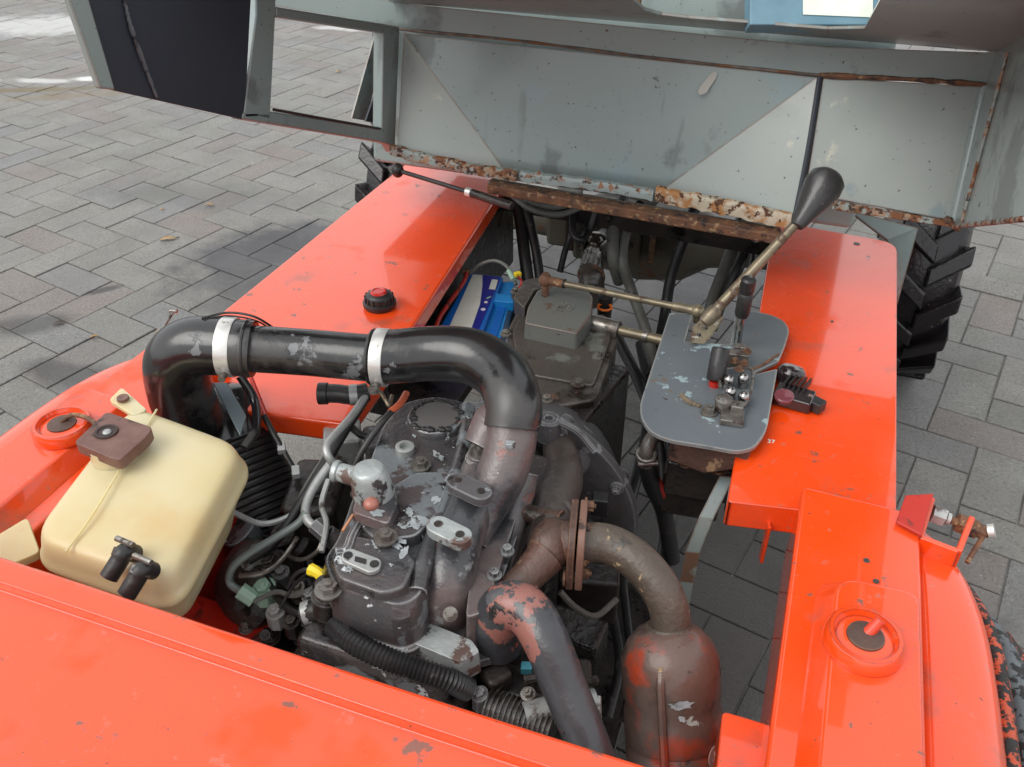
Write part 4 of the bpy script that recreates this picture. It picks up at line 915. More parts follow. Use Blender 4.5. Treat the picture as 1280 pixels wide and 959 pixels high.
# raised platforms
def raised(name, pts, z, h, m=ENG, r=.008, bev=.003, p=en, taper=1.06):
    P = rounded([Z(x, y, z) for x, y in pts], r, 3); c = sum(P, V(0, 0, 0)) / len(P); mb = MB()
    mb.skin([[mb.bm.verts.new(c + (q - c) * taper - V(0, 0, h)) for q in P], [mb.bm.verts.new(q) for q in P]])
    return obj(name, mb, m, p, bev, 2)
raised('cover_step', [(412, 693), (422, 722), (478, 742), (505, 735), (520, 700), (500, 680), (440, 668)], ZV + .012, .014)
raised('cover_step', [(448, 655), (470, 675), (520, 670), (548, 640), (565, 590), (520, 590), (470, 620)], ZV + .014, .016)
raised('breather_base', [(440, 640), (485, 655), (497, 628), (492, 600), (455, 590)], ZV + .026, .014, ENGR, .006)
p = Z(466, 612, ZV + .03)
mb = MB(); mb.lathe(p, V(-.1, 0, 1), [(-.008, .024), (.004, .022), (.022, .021), (.030, .017), (.033, .008), (.0332, .001)], 24)
mb.cyl(p + V(0, 0, .012), Z(424, 590, ZV + .035), .012, .0105); mb.cyl(Z(424, 590, ZV + .035), Z(415, 588, ZV + .036), .0135, .012)
obj('breather', mb, mat('whitened_casting', (.30, .33, .325), .38, .3, var=(.40, .43, .42), vscale=30, layers=[((.10, .06, .05), 22, .54, .04, .5, 0, 8, 2), ((.03, .025, .025), 34, .57, .04, .4, 0, 8)], bump=.8, bscale=90), en, .003)
obj('breather_bolt', MB().ball(Z(464, 630, ZV + .045), .0085, (1, 1, .8)), mat('pink_brown_bolt', (.32, .12, .09), .3), en)
# filler opening with torn gasket
p = Z(545, 523, ZV + .006)
obj('filler_seat', MB().lathe(p, V(0, 0, 1), [(-.01, .038), (.002, .036), (.004, .034), (.004, .001)], 28), ENG, en)
obj('filler_plate', MB().lathe(p + V(.001, -.001, .004), V(0, 0, 1), [(0, .0285), (.002, .028), (.0022, .001)], 24), mat('bare_grey_plate', (.16, .155, .15), .35, .3, bump=.1), en)
mb = MB()
for i in range(26):
    a = i * 2 * pi / 26; rr_ = .030 + random.uniform(-.003, .003)
    if 0 < i < 20 or random.random() < .5: mb.ball(p + V(cos(a + .3) * rr_, sin(a + .3) * rr_, .005), random.uniform(.003, .006), (1.2, .9, .7), 6)
obj('torn_gasket', mb, RUBM, en, smooth=False)
# lug with hole, bolts
def lug(x, y, z, r, m=ALU, n='lug'):
    p = Z(x, y, z); return obj(n, MB().lathe(p, V(0, 0, 1), [(-.02, r), (0, r * .97), (.0008, r * .8), (.0008, r * .55), (-.006, r * .5), (-.006, .0003)], 20), m, en)
lug(506, 558, ZV + .008, .012)
def bolt(x, y, z, r, m=ZINC, h=.009, n='bolt', p=None):
    q = Z(x, y, z); return obj(n, MB().hexh(q, V(0, 0, 1), r, h), m, p or en)
for x, y, z, r in ((526, 583, ZV + .004, .0085), (482, 673, ZV + .016, .009), (600, 566, .56, .008), (586, 812, .44, .0085), (411, 738, .52, .010), (470, 771, .47, .008), (519, 787, .455, .0085), (450, 832, .42, .008), (565, 850, .43, .0075), (518, 845, .42, .006), (590, 792, .46, .006)):
    bolt(x, y, z, r, m=ZINC if r > .0078 else OILY)
obj('stud_spacer', MB().lathe(Z(411, 746, .49), V(0, 0, 1), [(-.02, .019), (.004, .018), (.005, .013), (.022, .012), (.024, .009)]), OILY, en)
# slotted injector clamp plate
P = rounded([Z(427, 690, ZV + .018), Z(437, 684, ZV + .018), Z(478, 699, ZV + .018), Z(474, 712, ZV + .018), Z(462, 716, ZV + .018), Z(426, 700, ZV + .018)], .007, 4)
mb = MB(); mb.prism(P, (0, 0, -.006)); obj('clamp_plate', mb, ALU, en, .0015)
for x, y in ((435, 694), (468, 705)):
    q = Z(x, y, ZV + .0185); obj('plate_hole', MB().cyl(q, q + V(0, 0, .0006), .0048, n=14), RUBM, en)
obj('plate_slot', MB().prism([Z(444, 695, ZV + .0190), Z(458, 699, ZV + .0190), Z(457, 705, ZV + .0190), Z(443, 701, ZV + .0190)], (0, 0, -.0006)), RUBM, en)
obj('cover_fillet', MB().tube([Z(468, 625, ZV + .010), Z(442, 668, ZV + .010), Z(434, 688, ZV + .010), Z(420, 692, ZV + .01)], .006, 8, 5), ENG, en)
obj('copper_strip', MB().cyl(Z(441, 644, ZV + .02), Z(428, 664, ZV + .018), .0018), mat('bare_copper', (.7, .35, .2), .3, .8), en)
obj('cover_rib', MB().tube([Z(585, 510, ZV), Z(578, 570, ZV + .004), Z(550, 650, ZV + .004), Z(530, 705, ZV + .003), Z(522, 740, ZV - .005)], .010, 10, 6), ENG, en)
# peeled paint flakes
FL = mat('bare_white_flake', (.38, .41, .42), .45, .2, var=(.24, .26, .27), vscale=60, layers=[((.06, .055, .05), 70, .56, .05, .4, 0, 8, 3)], bump=.7)
def flake(x, y, w_, h_, a, z):
    c = Z(x, y, z); n = 18; R_ = random.Random(int(x * 7 + y)); pts = []
    for i in range(n):
        t = 2 * pi * i / n; k = R_.uniform(.55, 1.15); u, v = cos(t) * w_ * k, sin(t) * h_ * k
        pts.append(Z(x + u * cos(a) - v * sin(a), y + u * sin(a) + v * cos(a), z))
    mb = MB(); mb.prism(pts, (0, 0, .0003)); obj('bare_patch', mb, FL, en, smooth=False)
for a in ((522, 652, 16, 9, -.3, ZV + .0145), (505, 656, 9, 6, .4, ZV + .0145), (500, 676, 9, 4, .2, ZV + .0125), (470, 640, 12, 6, .2, ZV + .0265), (485, 668, 10, 4, .3, ZV + .0145), (548, 570, 10, 4, .7, ZV + .0045), (470, 682, 9, 4, .9, ZV + .0125), (512, 640, 7, 5, .9, ZV + .0145), (455, 650, 10, 4, .7, ZV + .0145), (495, 682, 8, 5, .3, ZV + .0125), (505, 690, 5, 9, .5, ZV + .0125), (436, 712, 6, 5, .2, ZV + .0125), (478, 660, 9, 3, .5, ZV + .0145), (520, 540, 4, 9, .4, ZV + .001), (560, 600, 4, 7, .3, ZV + .0145), (545, 625, 6, 5, .3, ZV + .0145)): flake(*a)
# intake manifold
def path(pts): return [Z(*p) for p in pts]
mb = MB(); mb.tube(path([(618, 560, .535), (602, 600, .53), (586, 640, .525), (570, 680, .515), (561, 715, .505), (556, 745, .485), (555, 768, .455), (555, 785, .42)]), [.028, .0275, .0275, .028, .0295, .0305, .030, .028], 24, 8)
mb.ball(Z(618, 560, .535), .028, seg=24); obj('intake_manifold', mb, ENGR, en)
mb = MB(); mb.tube(path([(639, 520, .60), (638, 555, .578), (626, 595, .55), (604, 640, .52), (590, 680, .50)]), [.0290, .0290, .0285, .024, .018], 28, 6); obj('intake_neck', mb, ENGR, en)
mb = MB(); mb.tube(path([(602, 560, .565), (618, 530, .585), (632, 515, .60)]), [.022, .026, .02], 16, 6); obj('neck_web', mb, ENGR, en)
mb = MB(); mb.tube(path([(655, 590, .53), (640, 650, .49), (622, 710, .47), (605, 765, .44)]), [.018, .018, .016, .012], 14, 6); obj('manifold_rib', mb, ENGR, en)
p = Z(638, 556, .61); obj('neck_stud', MB().box(p, (.010, .008, .006), .2), FL, en, .001)
def ear(x0, y0, x1, y1, z, m, r=.0125):
    a, b = Z(x0, y0, z), Z(x1, y1, z); d = (b - a).normalized(); u = V(-d.y, d.x, 0); pts = []
    for i in range(9):
        t = pi / 2 + pi * i / 8; pts.append(a + d * cos(t) * r + u * sin(t) * r)
    for i in range(9):
        t = -pi / 2 + pi * i / 8; pts.append(b + d * cos(t) * r + u * sin(t) * r)
    o = obj('mounting_ear', MB().prism(pts, (0, 0, -.012)), m, en, .0015)
    for q in (a, b): k = obj('ear_hole', MB().cyl(q, q + V(0, 0, .0006), .0048, n=14), OILY, o)
ear(572, 600, 601, 614, .570, BELL); ear(548, 655, 575, 668, .565, MATS['whitened_casting'])
obj('manifold_boss', MB().lathe(Z(600, 575, .55), V(0, 0, 1), [(-.01, .019), (.004, .017), (.006, .014), (.010, .0135)]), ENGR, en)
raised('manifold_wall', [(622, 590), (655, 585), (648, 640), (628, 700), (606, 765), (582, 772), (590, 700), (605, 640)], .503, .06, ENGR, .006, .004)
raised('gasket_edge', [(652, 588), (662, 592), (650, 660), (626, 730), (612, 775), (603, 772), (628, 700), (645, 650)], .492, .05, BELL, .003, .001)
obj('manifold_plug', MB().cyl(Z(603, 664, .50), Z(603, 664, .512), .0055), MATS['pink_brown_bolt'], en)
for x, y in ((618, 720), (634, 690), (612, 748)): bolt(x, y, .503, .0055, BELL, .008, 'manifold_nut')
obj('manifold_plug', MB().cyl(Z(563, 766, .50), Z(563, 768, .515), .0075), ZINC, en)
# side plates of the head, near side
raised('head_flange', [(512, 768), (590, 800), (600, 815), (575, 828), (488, 792)], .475, .03, MATS['whitened_casting'], .004)
raised('head_front', [(420, 745), (510, 775), (515, 790), (480, 790), (410, 765)], .478, .05, ENG, .008)
raised('front_cover', [(440, 790), (600, 850), (640, 890), (560, 900), (430, 830)], .40, .08, OILY, .01, .006)
raised('timing_case', [(400, 760), (480, 800), (470, 850), (395, 820)], .43, .10, OILY, .01, .006)
for i, (x, y, z, sx, sy, sz) in enumerate(((640, 870, .38, .05, .04, .06), (700, 860, .35, .07, .05, .05), (470, 850, .38, .06, .04, .06), (620, 850, .42, .03, .025, .03), (540, 870, .40, .05, .03, .04), (715, 800, .30, .05, .08, .06), (735, 740, .30, .04, .08, .08))):
    box_('front_casting', Z(x, y, z), (sx, sy, sz), OILY, i * .3, .006)
mb = MB(); mb.tube([Z(655, 895, .42), Z(700, 885, .42), Z(745, 878, .42)], .014, 12, 5); obj('alloy_bracket', mb, ALU, en)
mb = MB(); mb.cyl(Z(610, 885, .41), Z(690, 915, .41), .018, n=24)
for i in range(14): mb.cyl(Z(610 + i * 6, 885 + i * 2.3, .41), Z(612 + i * 6, 885.7 + i * 2.3, .41), .0215, n=20)
obj('toothed_pulley', mb, OILY, en)
obj('silver_nozzle', MB().cyl(Z(745, 898, .42), Z(749, 870, .43), .006, .002), ALU, en)
obj('blue_connector', MB().box(Z(658, 835, .42), (.012, .01, .01), .3), mat('teal_plastic', (.05, .25, .32), .4), en, .001)
# corrugated conduit
hose('black corrugated conduit running along the engine front above the hood edge', [(418, 783, .47), (440, 802, .475), (480, 822, .475), (520, 836, .47), (560, 850, .46), (585, 862, .44)], 12, RUBM, None, 'corrugated_conduit', 'conduit', cor=.22, sub=16, n=16)
# left side accessories of the engine
def acc(name, pts, r, m, sub=6, n=12, p=en): return obj(name, MB().tube(path(pts), r, n, sub), m, p)
box_('injection_pump', Z(400, 640, .42), (.07, .10, .10), OILY, .3, .01)
mb = MB(); mb.lathe(Z(350, 730, .36), V(-.3, -.6, .5), [(0, .05), (.01, .055), (.05, .055), (.06, .045), (.075, .03), (.08, .01)], 24); obj('alternator', mb, OILY, en, .002)
mb = MB(); mb.lathe(Z(385, 690, .38), V(-.2, -.4, .8), [(0, .03), (.04, .028), (.045, .02), (.06, .018)], 16); obj('feed_pump', mb, OILY, en, .002)
box_('pump_bracket', Z(430, 560, .44), (.05, .05, .06), ALU, .5, .004)
box_('pump_cap', Z(478, 560, .47), (.045, .045, .05), BELL, .6, .006)
acc('cap_cable', [(437, 595, .50), (455, 560, .53), (480, 525, .55), (500, 505, .55)], .0042, RUBM)
acc('red_sleeve', [(488, 515, .552), (500, 505, .552), (508, 492, .55)], .0045, mat('faded_red_sleeve', (.5, .10, .04), .5))
acc('pump_ring', [(440, 535, .49), (455, 545, .49), (475, 545, .49), (490, 530, .49)], .005, RUBM)
acc('coolant_pipe', [(425, 585, .50), (413, 575, .52), (408, 560, .53), (418, 545, .53), (440, 520, .53), (460, 490, .53)], .0052, ALU)
acc('upper_hose', [(398, 492, .53), (420, 492, .53), (440, 494, .53), (460, 490, .53)], .0125, RUBM)
obj('hose_clamp', MB().cyl(Z(437, 494, .53), Z(447, 493, .53), .0138), ALU, en)
obj('hose_end', MB().cyl(Z(398, 492, .53), Z(410, 492, .53), .0145), RUBM, en, .001)
acc('prop_hook', [(463, 482, .56), (475, 490, .56), (482, 500, .555), (487, 507, .55), (490, 495, .55)], .0028, BRASS)
acc('return_hose', [(455, 500, .52), (430, 540, .51), (400, 590, .49), (370, 640, .47), (340, 680, .45), (310, 700, .44)], .0065, RUBM)
acc('return_hose', [(440, 520, .50), (410, 570, .49), (385, 610, .48), (365, 650, .46), (330, 690, .43), (300, 712, .42)], .0060, GHOSE)
acc('steel_pipe', [(383, 640, .49), (372, 655, .48), (345, 672, .47), (315, 690, .46), (292, 708, .45), (287, 728, .43), (305, 742, .42)], .0048, mat('grey_green_pipe', (.17, .20, .19), .4, .2))
acc('steel_pipe', [(413, 580, .51), (395, 605, .50), (383, 630, .49), (384, 650, .485), (400, 662, .48), (408, 668, .475)], .0055, ALU)
obj('pipe_nut', MB().cyl(Z(393, 655, .485), Z(408, 668, .478), .010, n=6), BELL, en)
obj('pipe_nut', MB().cyl(Z(300, 738, .425), Z(318, 750, .415), .010, n=8), GRN, en)
obj('stub_pipe', MB().cyl(Z(408, 668, .478), Z(428, 682, .46), .012), ENGR, en)
acc('short_hose', [(380, 768, .46), (395, 764, .465), (410, 760, .465)], .012, RUBM)
obj('hose_end', MB().cyl(Z(380, 768, .46), Z(390, 765, .462), .0135), ALU, en)
obj('yellow_tie', MB().tube(path([(388, 712, .50), (397, 716, .50), (405, 724, .495)]), [.007, .006, .007], 8, 3), YEL, en)
acc('black_wire', [(360, 735, .46), (370, 718, .48), (385, 712, .49), (400, 718, .49)], .0025, RUBM)
acc('black_wire', [(350, 760, .44), (365, 735, .46), (380, 720, .48), (392, 714, .50)], .002, RUBM)
rnd = random.Random(3)
for i in range(26):
    x, y = rnd.uniform(285, 420), rnd.uniform(660, 800)
    if (y - 690) > (x - 0) * .324 + 0: continue
    pts = [(x, y, rnd.uniform(.30, .42))]
    for k in range(3): x += rnd.uniform(-22, 30); y += rnd.uniform(-20, 22); pts.append((x, y, rnd.uniform(.28, .42)))
    acc('oily_pipe', pts, rnd.uniform(.003, .007), rnd.choice([OILY, RUBM, OILY, GHOSE]), 5, 8)
for i in range(34):
    x, y = rnd.uniform(290, 720), rnd.uniform(680, 890)
    z = .36 if x < 420 else .40
    if 420 < x < 760 and y < 790: z = .30
    bolt(x, y, z, rnd.uniform(.005, .010), rnd.choice([OILY, ZINC, CAST, OILY]), .01, 'engine_bolt')
for i in range(16):
    x, y = rnd.uniform(300, 410), rnd.uniform(660, 780)
    mb = MB(); q = Z(x, y, rnd.uniform(.28, .36)); mb.cyl(q, q + V(rnd.uniform(-.02, .02), rnd.uniform(-.03, 0), rnd.uniform(.01, .04)), rnd.uniform(.010, .024), n=14); obj('engine_fitting', mb, rnd.choice([OILY, OILY, CAST, ENG]), en, .002)
for k, pts in enumerate(([(290, 640, .50), (330, 655, .47), (370, 640, .47), (395, 610, .48)], [(300, 720, .44), (330, 716, .45), (352, 700, .45), (372, 672, .46)], [(318, 752, .42), (345, 740, .43), (368, 745, .44), (392, 735, .45)],
        [(330, 700, .42), (338, 730, .42), (360, 760, .42), (398, 775, .42)], [(410, 600, .50), (402, 630, .49), (408, 655, .49), (402, 690, .48)], [(350, 690, .43), (375, 700, .44), (396, 690, .46), (404, 672, .47)],
        [(620, 690, .47), (632, 700, .46), (640, 720, .44), (660, 740, .40)], [(700, 740, .40), (720, 760, .38), (745, 770, .36), (770, 750, .34)], [(655, 850, .42), (690, 845, .42), (720, 855, .41), (745, 850, .40)])):
    acc('fuel_line', pts, (.0035, .003, .003, .005, .0035, .0028, .003, .004, .005)[k], (ALU, ZINC, GHOSE, RUBM, ALU, ZINC, ZINC, GHOSE, OILY)[k], 6, 8)
for x, y, z, r, m_ in ((322, 690, .44, .012, GHOSE), (336, 700, .43, .016, OILY), (352, 716, .42, .010, BELL), (330, 735, .42, .014, GRN), (372, 735, .43, .009, ZINC), (388, 745, .44, .010, BELL), (345, 765, .41, .012, ALU), (365, 778, .41, .010, OILY), (310, 705, .43, .008, ALU), (660, 868, .43, .008, ZINC), (705, 870, .42, .008, ZINC), (600, 868, .43, .009, BELL), (632, 700, .48, .007, ZINC), (655, 640, .50, .006, ZINC)):
    q = Z(x, y, z); mb = MB(); mb.cyl(q - V(0, 0, .02), q, r, n=8); mb.hexh(q, V(-.1, -.2, 1), r * .7, .008); obj('union_fitting', mb, m_, en, .001)
box_('shade_plate', (-.42, .68, .07), (.64, .66, .006), OILY, 0, .002)  # added plate under the engine, cuts light to darken the bay
box_('shade_side_panel', (-.56, .70, .20), (.006, .40, .24), OILY, 0, .002)  # added panel on the bay's left, deepens the shade inside
box_('engine_sump', (-.34, .62, .14), (.24, .44, .14), OILY, 0, .02)
box_('engine_mount', (-.48, .52, .26), (.14, .10, .10), OILY, .1, .01)
box_('engine_mount', (-.50, .62, .20), (.16, .20, .04), OILY, .1, .01)
# exhaust manifold under the intake
mb = MB(); mb.tube(path([(700, 560, .44), (704, 600, .45), (690, 640, .47), (688, 680, .50)]), [.024, .026, .026, .024], 18, 6); obj('exhaust_manifold', mb, mat('grey_brown_manifold', (.085, .072, .064), .4, var=(.06, .045, .038), vscale=14, layers=[((.15, .14, .125), 22, .6, .05, .5, .1, 8, 2), ((.025, .02, .018), 16, .57, .07, .35, 0, 8, 5)], bump=.7, bscale=110), en)
mb = MB(); mb.tube(path([(655, 640, .50), (680, 648, .50), (700, 655, .50)]), [.010, .012, .016], 14, 5); obj('manifold_branch', mb, EXH, en)

# ================================================================== EXHAUST
ex = thing('exhaust', 'rusty exhaust with flanged brown bend and scorched muffler right of the engine', 'exhaust', tuple(Z(840, 820, .4)))
mb = MB(); mb.ball(Z(690, 680, .50), .0275, (1, 1.15, 1), 28); mb.tube(path([(688, 680, .50), (718, 678, .505)]), .0235, 24, 2); mb.tube(path([(682, 695, .50), (658, 722, .49), (640, 742, .48)]), [.022, .018, .020], 20, 5)
obj('exhaust_elbow', mb, EXH, ex)
fa = V(.97, .22, .02).normalized()
for k, off in ((0, 0), (1, .010)):
    c = Z(711, 676, .505) + fa * off
    h = V(0, 0, 1); wv = fa.cross(h).normalized()
    pts = [c + wv * (-.036) + h * .034, c + wv * .024 + h * .038, c + wv * .038 + h * .018, c + wv * .038 - h * .042, c - wv * .036 - h * .042]
    obj('pipe_flange', MB().prism(rounded(pts, .010, 3), fa * .008), EXH if not k else mat('flange_brown', (.17, .09, .065), .5, layers=[((.05, .03, .025), 30, .58, .06, .5)], bump=.4), ex, .0015)
for x, y, z in ((731, 632, .53), (726, 660, .53), (722, 700, .50), (725, 716, .48), (704, 722, .48)):
    q = Z(x, y, z); obj('flange_bolt', MB().hexh(q, fa, .0065, .010), RUSTM, ex)
pp = path([(722, 678, .51), (760, 680, .51), (795, 700, .505), (825, 735, .49), (838, 770, .465), (836, 800, .44)])
obj('exhaust_bend', MB().tube(pp, [.0215, .0215, .0215, .0215, .0210, .0205], 28, 8), EXP, ex)
mt = Z(836, 795, .445); mbm = Z(846, 985, .30); ax = (mbm - mt); L = ax.length
a0 = (mt - mbm).normalized()
obj('muffler_can', MB().lathe(mt + a0 * .012, ax, [(0, .021), (.006, .034), (.018, .045), (.034, .052), (.05, .0525), (.075, .052), (.083, .0495), (.091, .052), (L * .72, .0525), (L * .74, .050), (L * .77, .0525), (L * 1.5, .0525)], 48), MUF, ex)
obj('weld_collar', MB().torus(mt + a0 * .010, ax, .0215, .0035, 28, 8), EXP, ex)
u = ax.cross(V(0, 1, 0)).normalized(); uu = (-FW - ax.normalized() * (-FW).dot(ax.normalized())).normalized(); side_v = ax.normalized().cross(uu)
if side_v.dot(RT) > 0: side_v = -side_v
sd_ = (uu * .93 + side_v * .36).normalized()
pts = [mt + sd_ * .047 + ax.normalized() * .02, mt + sd_ * .0545 + ax.normalized() * .045, mt + sd_ * .0545 + ax * .9, mt + sd_ * .0545 + ax * 1.4]
obj('seam_strip', MB().tube(pts, .0045, 8, 6), MUF, ex)
sc_ = (uu * .75 - side_v * .66).normalized(); q = mt + sc_ * .0525 + ax.normalized() * .115
mb = MB(); mb.lathe(q, sc_, [(0, .012), (.001, .012), (.0012, .001)], 20)
stk = obj('oval_sticker', mb, mat('dull_pink_sticker', (.38, .20, .17), .5), ex)
text('sticker_mark', 'e1', q + sc_ * .0016, -side_v, -ax.normalized(), .012, CAST, ex)
def patch(c, nrm, right, w_, h_, m, seed):
    R_ = random.Random(seed); right = (right - nrm * right.dot(nrm)).normalized(); upv = nrm.cross(right); pts = []
    for k in range(18):
        t = 2 * pi * k / 18; f = R_.uniform(.6, 1.15); pts.append(c + right * cos(t) * w_ * f + upv * sin(t) * h_ * f - nrm * (cos(t) * w_ * f) ** 2 / .11)
    mb = MB(); mb.prism(pts, nrm * .0008); obj('bare_patch', mb, m, ex, smooth=False)
axn = ax.normalized()
patch(mt + uu * .0535 + axn * .052, uu, axn.cross(uu), .013, .005, FL, 3)
patch(mt + uu * .0532 + axn * .066, uu, axn.cross(uu), .004, .004, FL, 4)
obj('weld_spatter', MB().tube([mt + sd_ * .034 + axn * .006, mt + sd_ * .045 + axn * .016, mt + sd_ * .050 + axn * .026], .004, 8, 8, jitter=1.0), mat('cream_rust_crust', (.34, .25, .14), .8, bump=1), ex)

# ================================================================== COOLANT PIPE
wp = thing('coolant_pipe', 'thick black pipe with peeling salmon paint bending down in front of the engine', 'pipe', tuple(Z(615, 790, .47)))
P = path([(624, 806, .44), (620, 780, .475), (634, 758, .505), (660, 765, .51), (682, 800, .50), (706, 860, .47), (735, 930, .44), (760, 1000, .40)])
obj('pipe_bend', MB().tube(P, [.0255, .0255, .0255, .0245, .0230, .0220, .0210, .0205], 28, 8), PEEL, wp)
fp = rounded([Z(x, y, .45) for x, y in ((573, 822), (590, 760), (660, 790), (646, 810), (600, 828))], .012, 4)
obj('pipe_flange', MB().prism(fp, (0, 0, -.012)), BELL, wp, .002)
bolt(583, 813, .452, .009, ZINC, .010, 'flange_bolt', wp)
obj('housing', MB().lathe(Z(618, 812, .39), V(0, 0, 1), [(0, .034), (.04, .033), (.048, .030)], 24), OILY, wp)

# ================================================================== INTAKE DUCT
ad = thing('air_intake_hose', 'fat glossy black air hose with two silver clamps crossing above the engine', 'air hose', tuple(Z(460, 445, .6)))
P = path([(640, 535, .595), (642, 505, .615), (628, 470, .625), (590, 446, .628), (540, 442, .625), (470, 448, .62), (388, 441, .62), (300, 435, .625), (245, 433, .62), (222, 452, .595), (226, 490, .545), (240, 530, .49)])
N_ = 8; allp = P
mb = MB(); mb.tube(P[:6], [.0315, .0322, .0330, .0335, .0330, .0325], 32, 8); obj('elbow_rubber', mb, RUB, ad)
obj('straight_pipe', MB().tube([P[4].lerp(P[5], .6), P[5], P[6], P[7]], [.0285] * 4, 32, 4), RUB, ad)
mb = MB(); mb.tube([P[6].lerp(P[7], .80), P[7], P[8], P[9], P[10], P[11]], [.0345, .0345, .037, .040, .041, .041], 32, 8); obj('elbow_rubber', mb, RUB, ad)
def clamp(c, d, r, w_):
    d = d.normalized(); o = obj('hose_clamp', MB().lathe(c - d * w_ / 2, d, [(0, r - .001), (0, r + .0012), (w_ * .08, r + .0016), (w_ * .92, r + .0016), (w_, r + .0012), (w_, r - .001)], 40), SILV, ad)
    t = d.cross(V(0, 0, 1)).normalized(); q = c - V(0, 0, r * .5) - t * r * .9 * (1 if t.y > 0 else -1)
    mb = MB(); mb.cyl(q - t * .012, q + t * .012, .0045, n=10); mb.hexh(q + t * .012, t, .005, .005); obj('clamp_screw', mb, ZINC, o)
cc = Z(287, 434, .625); clamp(cc, P[7] - P[6], .0350, .017)
clamp(Z(478, 447, .62), P[5] - P[6], .0338, .015)
obj('hose_lip', MB().torus(Z(478, 447, .62) + (P[6] - P[5]).normalized() * .012, P[5] - P[6], .0320, .0022, 32, 8), RUB, ad)
obj('hose_lip', MB().torus(Z(310, 436, .625), P[7] - P[6], .0335, .0028, 32, 8), RUB, ad)
af = thing('air_filter', 'ribbed black air filter canister below the left elbow, behind the yellow tank', 'air filter', tuple(Z(300, 600, .4)))
a, b = Z(262, 500, .47), Z(330, 655, .33); d = b - a; L = d.length
obj('filter_can', MB().lathe(a, d, [(-.01, .040), (0, .056), (.01, .062), (L * .35, .063)] , 40), RUB, af)
mb = MB(); prof = []
k = 15
for i in range(k * 3 + 1):
    t = .35 + .75 * i / (k * 3); prof.append((L * t, .064 + (.0035 if i % 3 == 1 else 0)))
mb.lathe(a, d, prof, 40); obj('filter_ribs', mb, RUBM, af)
obj('filter_clip', MB().prism([Z(266, 478, .535), Z(284, 478, .535), Z(308, 520, .51), Z(300, 545, .50)], (0, 0, -.003)), mat('grey_blue_sheet', (.16, .20, .22), .3, .3), af, .001)
obj('filter_strap', MB().tube(path([(300, 470, .55), (318, 500, .52), (320, 535, .50), (305, 560, .49)]), .006, 10, 6), RUB, af)
obj('filter_strap', MB().tube(path([(330, 520, .50), (352, 560, .48), (370, 590, .46), (385, 600, .45)]), .004, 10, 6), RUBM, af)
for x, y in ((352, 560), (370, 590)): obj('strap_buckle', MB().box(Z(x, y, .48), (.010, .018, .008), .6), ALU, af, .001)
obj('red_edging', MB().tube(path([(313, 470, .50), (325, 500, .49), (337, 530, .48)]), .003, 8, 4), DARKRED, af)
hose('thin black wire arching over the air hose elbow', [(252, 398, .66), (285, 391, .66), (318, 396, .66), (345, 412, .63)], 1.6, RUBM, None, 'wire', 'wire', sub=8, n=8)
hose('thin black wire just below the arching one over the elbow', [(255, 400, .66), (285, 395, .655), (320, 401, .65), (343, 415, .62)], 1.2, RUBM, None, 'wire', 'wire', sub=8, n=8)
tb = thing('catch_pin', 'small steel T-pin standing behind the left elbow of the air hose', 'pin', tuple(Z(197, 418, .56)))
a, b = Z(197, 420, .56), Z(217, 389, .58)
obj('pin_shank', MB().cyl(a, b, .0022), ZINC, tb); obj('pin_head', MB().cyl(b - RT * .005, b + RT * .005, .003), ZINC, tb); obj('pin_base', MB().cyl(a, a + (b - a) * .2, .005), BRASS, tb)

# ================================================================== COOLANT TANK
tk = thing('coolant_tank', 'yellowed plastic expansion tank with brown cap at the left of the engine bay', 'tank', tuple(Z(180, 620, .5)))
ct = [(-.725, .640), (-.535, .612), (-.470, .405), (-.655, .405)]
TZ = .585
T4 = [Z(163, 500, TZ), Z(308, 553, TZ), Z(210, 732, TZ - .006), Z(30, 672, TZ - .006)]
mb = MB(); lv = []
def ringp(k, z, r=.03, add=0):
    c = sum(T4, V(0, 0, 0)) / 4; return [mb.bm.verts.new(V(p.x, p.y, p.z) + V(0, 0, z)) for p in rounded([c + (q - c) * k for q in T4], r, 6)]
for k, z in ((.62, -.115), (.74, -.105), (.90, -.050), (1.03, -.040), (1.055, -.035), (1.055, -.030), (1.02, -.025), (1.01, -.020), (1.0, -.016), (.975, -.006), (.93, -.001), (.80, .002), (.4, .004)): lv.append(ringp(k, z, .035 * k))
mb.skin(lv); obj('tank_body', mb, PLAST, tk, sub=1, angle=80)
obj('mould_seam', MB().tube(path([(196, 512, TZ + .003), (160, 570, TZ + .0055), (118, 640, TZ + .004), (82, 690, TZ - .006)]), .0012, 6, 5), PLAST, tk)
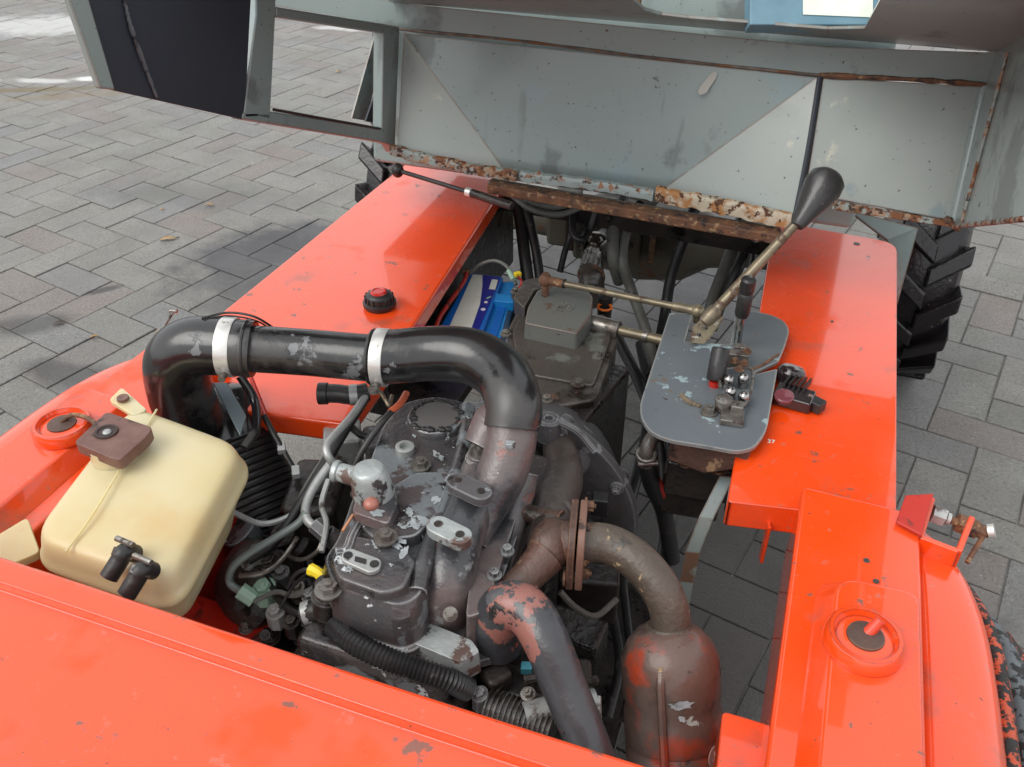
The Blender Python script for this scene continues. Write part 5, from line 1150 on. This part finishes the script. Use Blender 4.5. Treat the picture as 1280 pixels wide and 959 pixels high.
# filler cap
c = Z(141, 553, TZ + .018)
obj('filler_neck', MB().cyl(c - V(0, 0, .03), c, .026), PLAST, tk)
cq = [Z(92, 553, TZ + .026), Z(133, 514, TZ + .026), Z(191, 534, TZ + .026), Z(184, 545, TZ + .026), Z(150, 575, TZ + .026), Z(140, 573, TZ + .026)]
mb = MB(); P = rounded(cq, .006, 3); mb.skin([[mb.bm.verts.new(p - V(0, 0, .014)) for p in P], [mb.bm.verts.new(p) for p in P]]); cpo = obj('tank_cap', mb, CAPM, tk, .004, 3)
q = Z(133, 540, TZ + .0265)
obj('cap_recess', MB().lathe(q, V(0, 0, 1), [(0, .0125), (.0015, .012), (.0015, .0095), (.0004, .009), (.0004, .001)]), mat('dark_cap_recess', (.03, .015, .012), .5), cpo)
obj('cap_valve', MB().ball(q + V(.002, -.001, .001), .005, (1, 1, .5)), ALU, cpo)
# lugs
P = rounded([Z(136, 500, TZ + .004), Z(152, 484, TZ + .004), Z(184, 512, TZ), Z(168, 520, TZ)], .005, 3)
obj('mounting_tab', MB().prism(P, (0, 0, -.006)), PLAST, tk, .0015)
q = Z(154, 499, TZ + .0045); obj('tab_bolt', MB().lathe(q, V(0, 0, 1), [(0, .007), (.003, .0068), (.003, .004), (.001, .001)]), CAPM, tk)
P = rounded([Z(-12, 674, .54), Z(34, 646, .55), Z(50, 690, .54), Z(-12, 716, .54)], .006, 3); obj('mounting_tab', MB().prism(P, (0, 0, -.010)), PLAST, tk, .002)
for i, (x, y) in enumerate(((156, 690), (178, 712))):
    a = Z(x, y, TZ + .013); b = Z(x - 20, y + 32, TZ - .004)
    nn = V(0, -.3, 1).normalized()
    hh = obj('hose_nipple', MB().tube([a + V(0, .010, -.012), a, a.lerp(b, .3) , b], [.0085, .0088, .0088, .0088], 16, 5), RUBM, tk)
    obj('nipple_clamp', MB().cyl(a.lerp(b, .0) + V(-.002, .002, .0), a.lerp(b, .22), .0098), ZINC, hh)
    obj('clamp_screw', MB().cyl(a + V(-.012, .006, .008), a + V(.009, .004, .008), .003, n=8), ZINC, hh)

bpy.context.view_layer.update()
print('triangles', sum(len(o.data.polygons) * 2 for o in S.objects if o.type == 'MESH'), 'objects', len(S.objects))
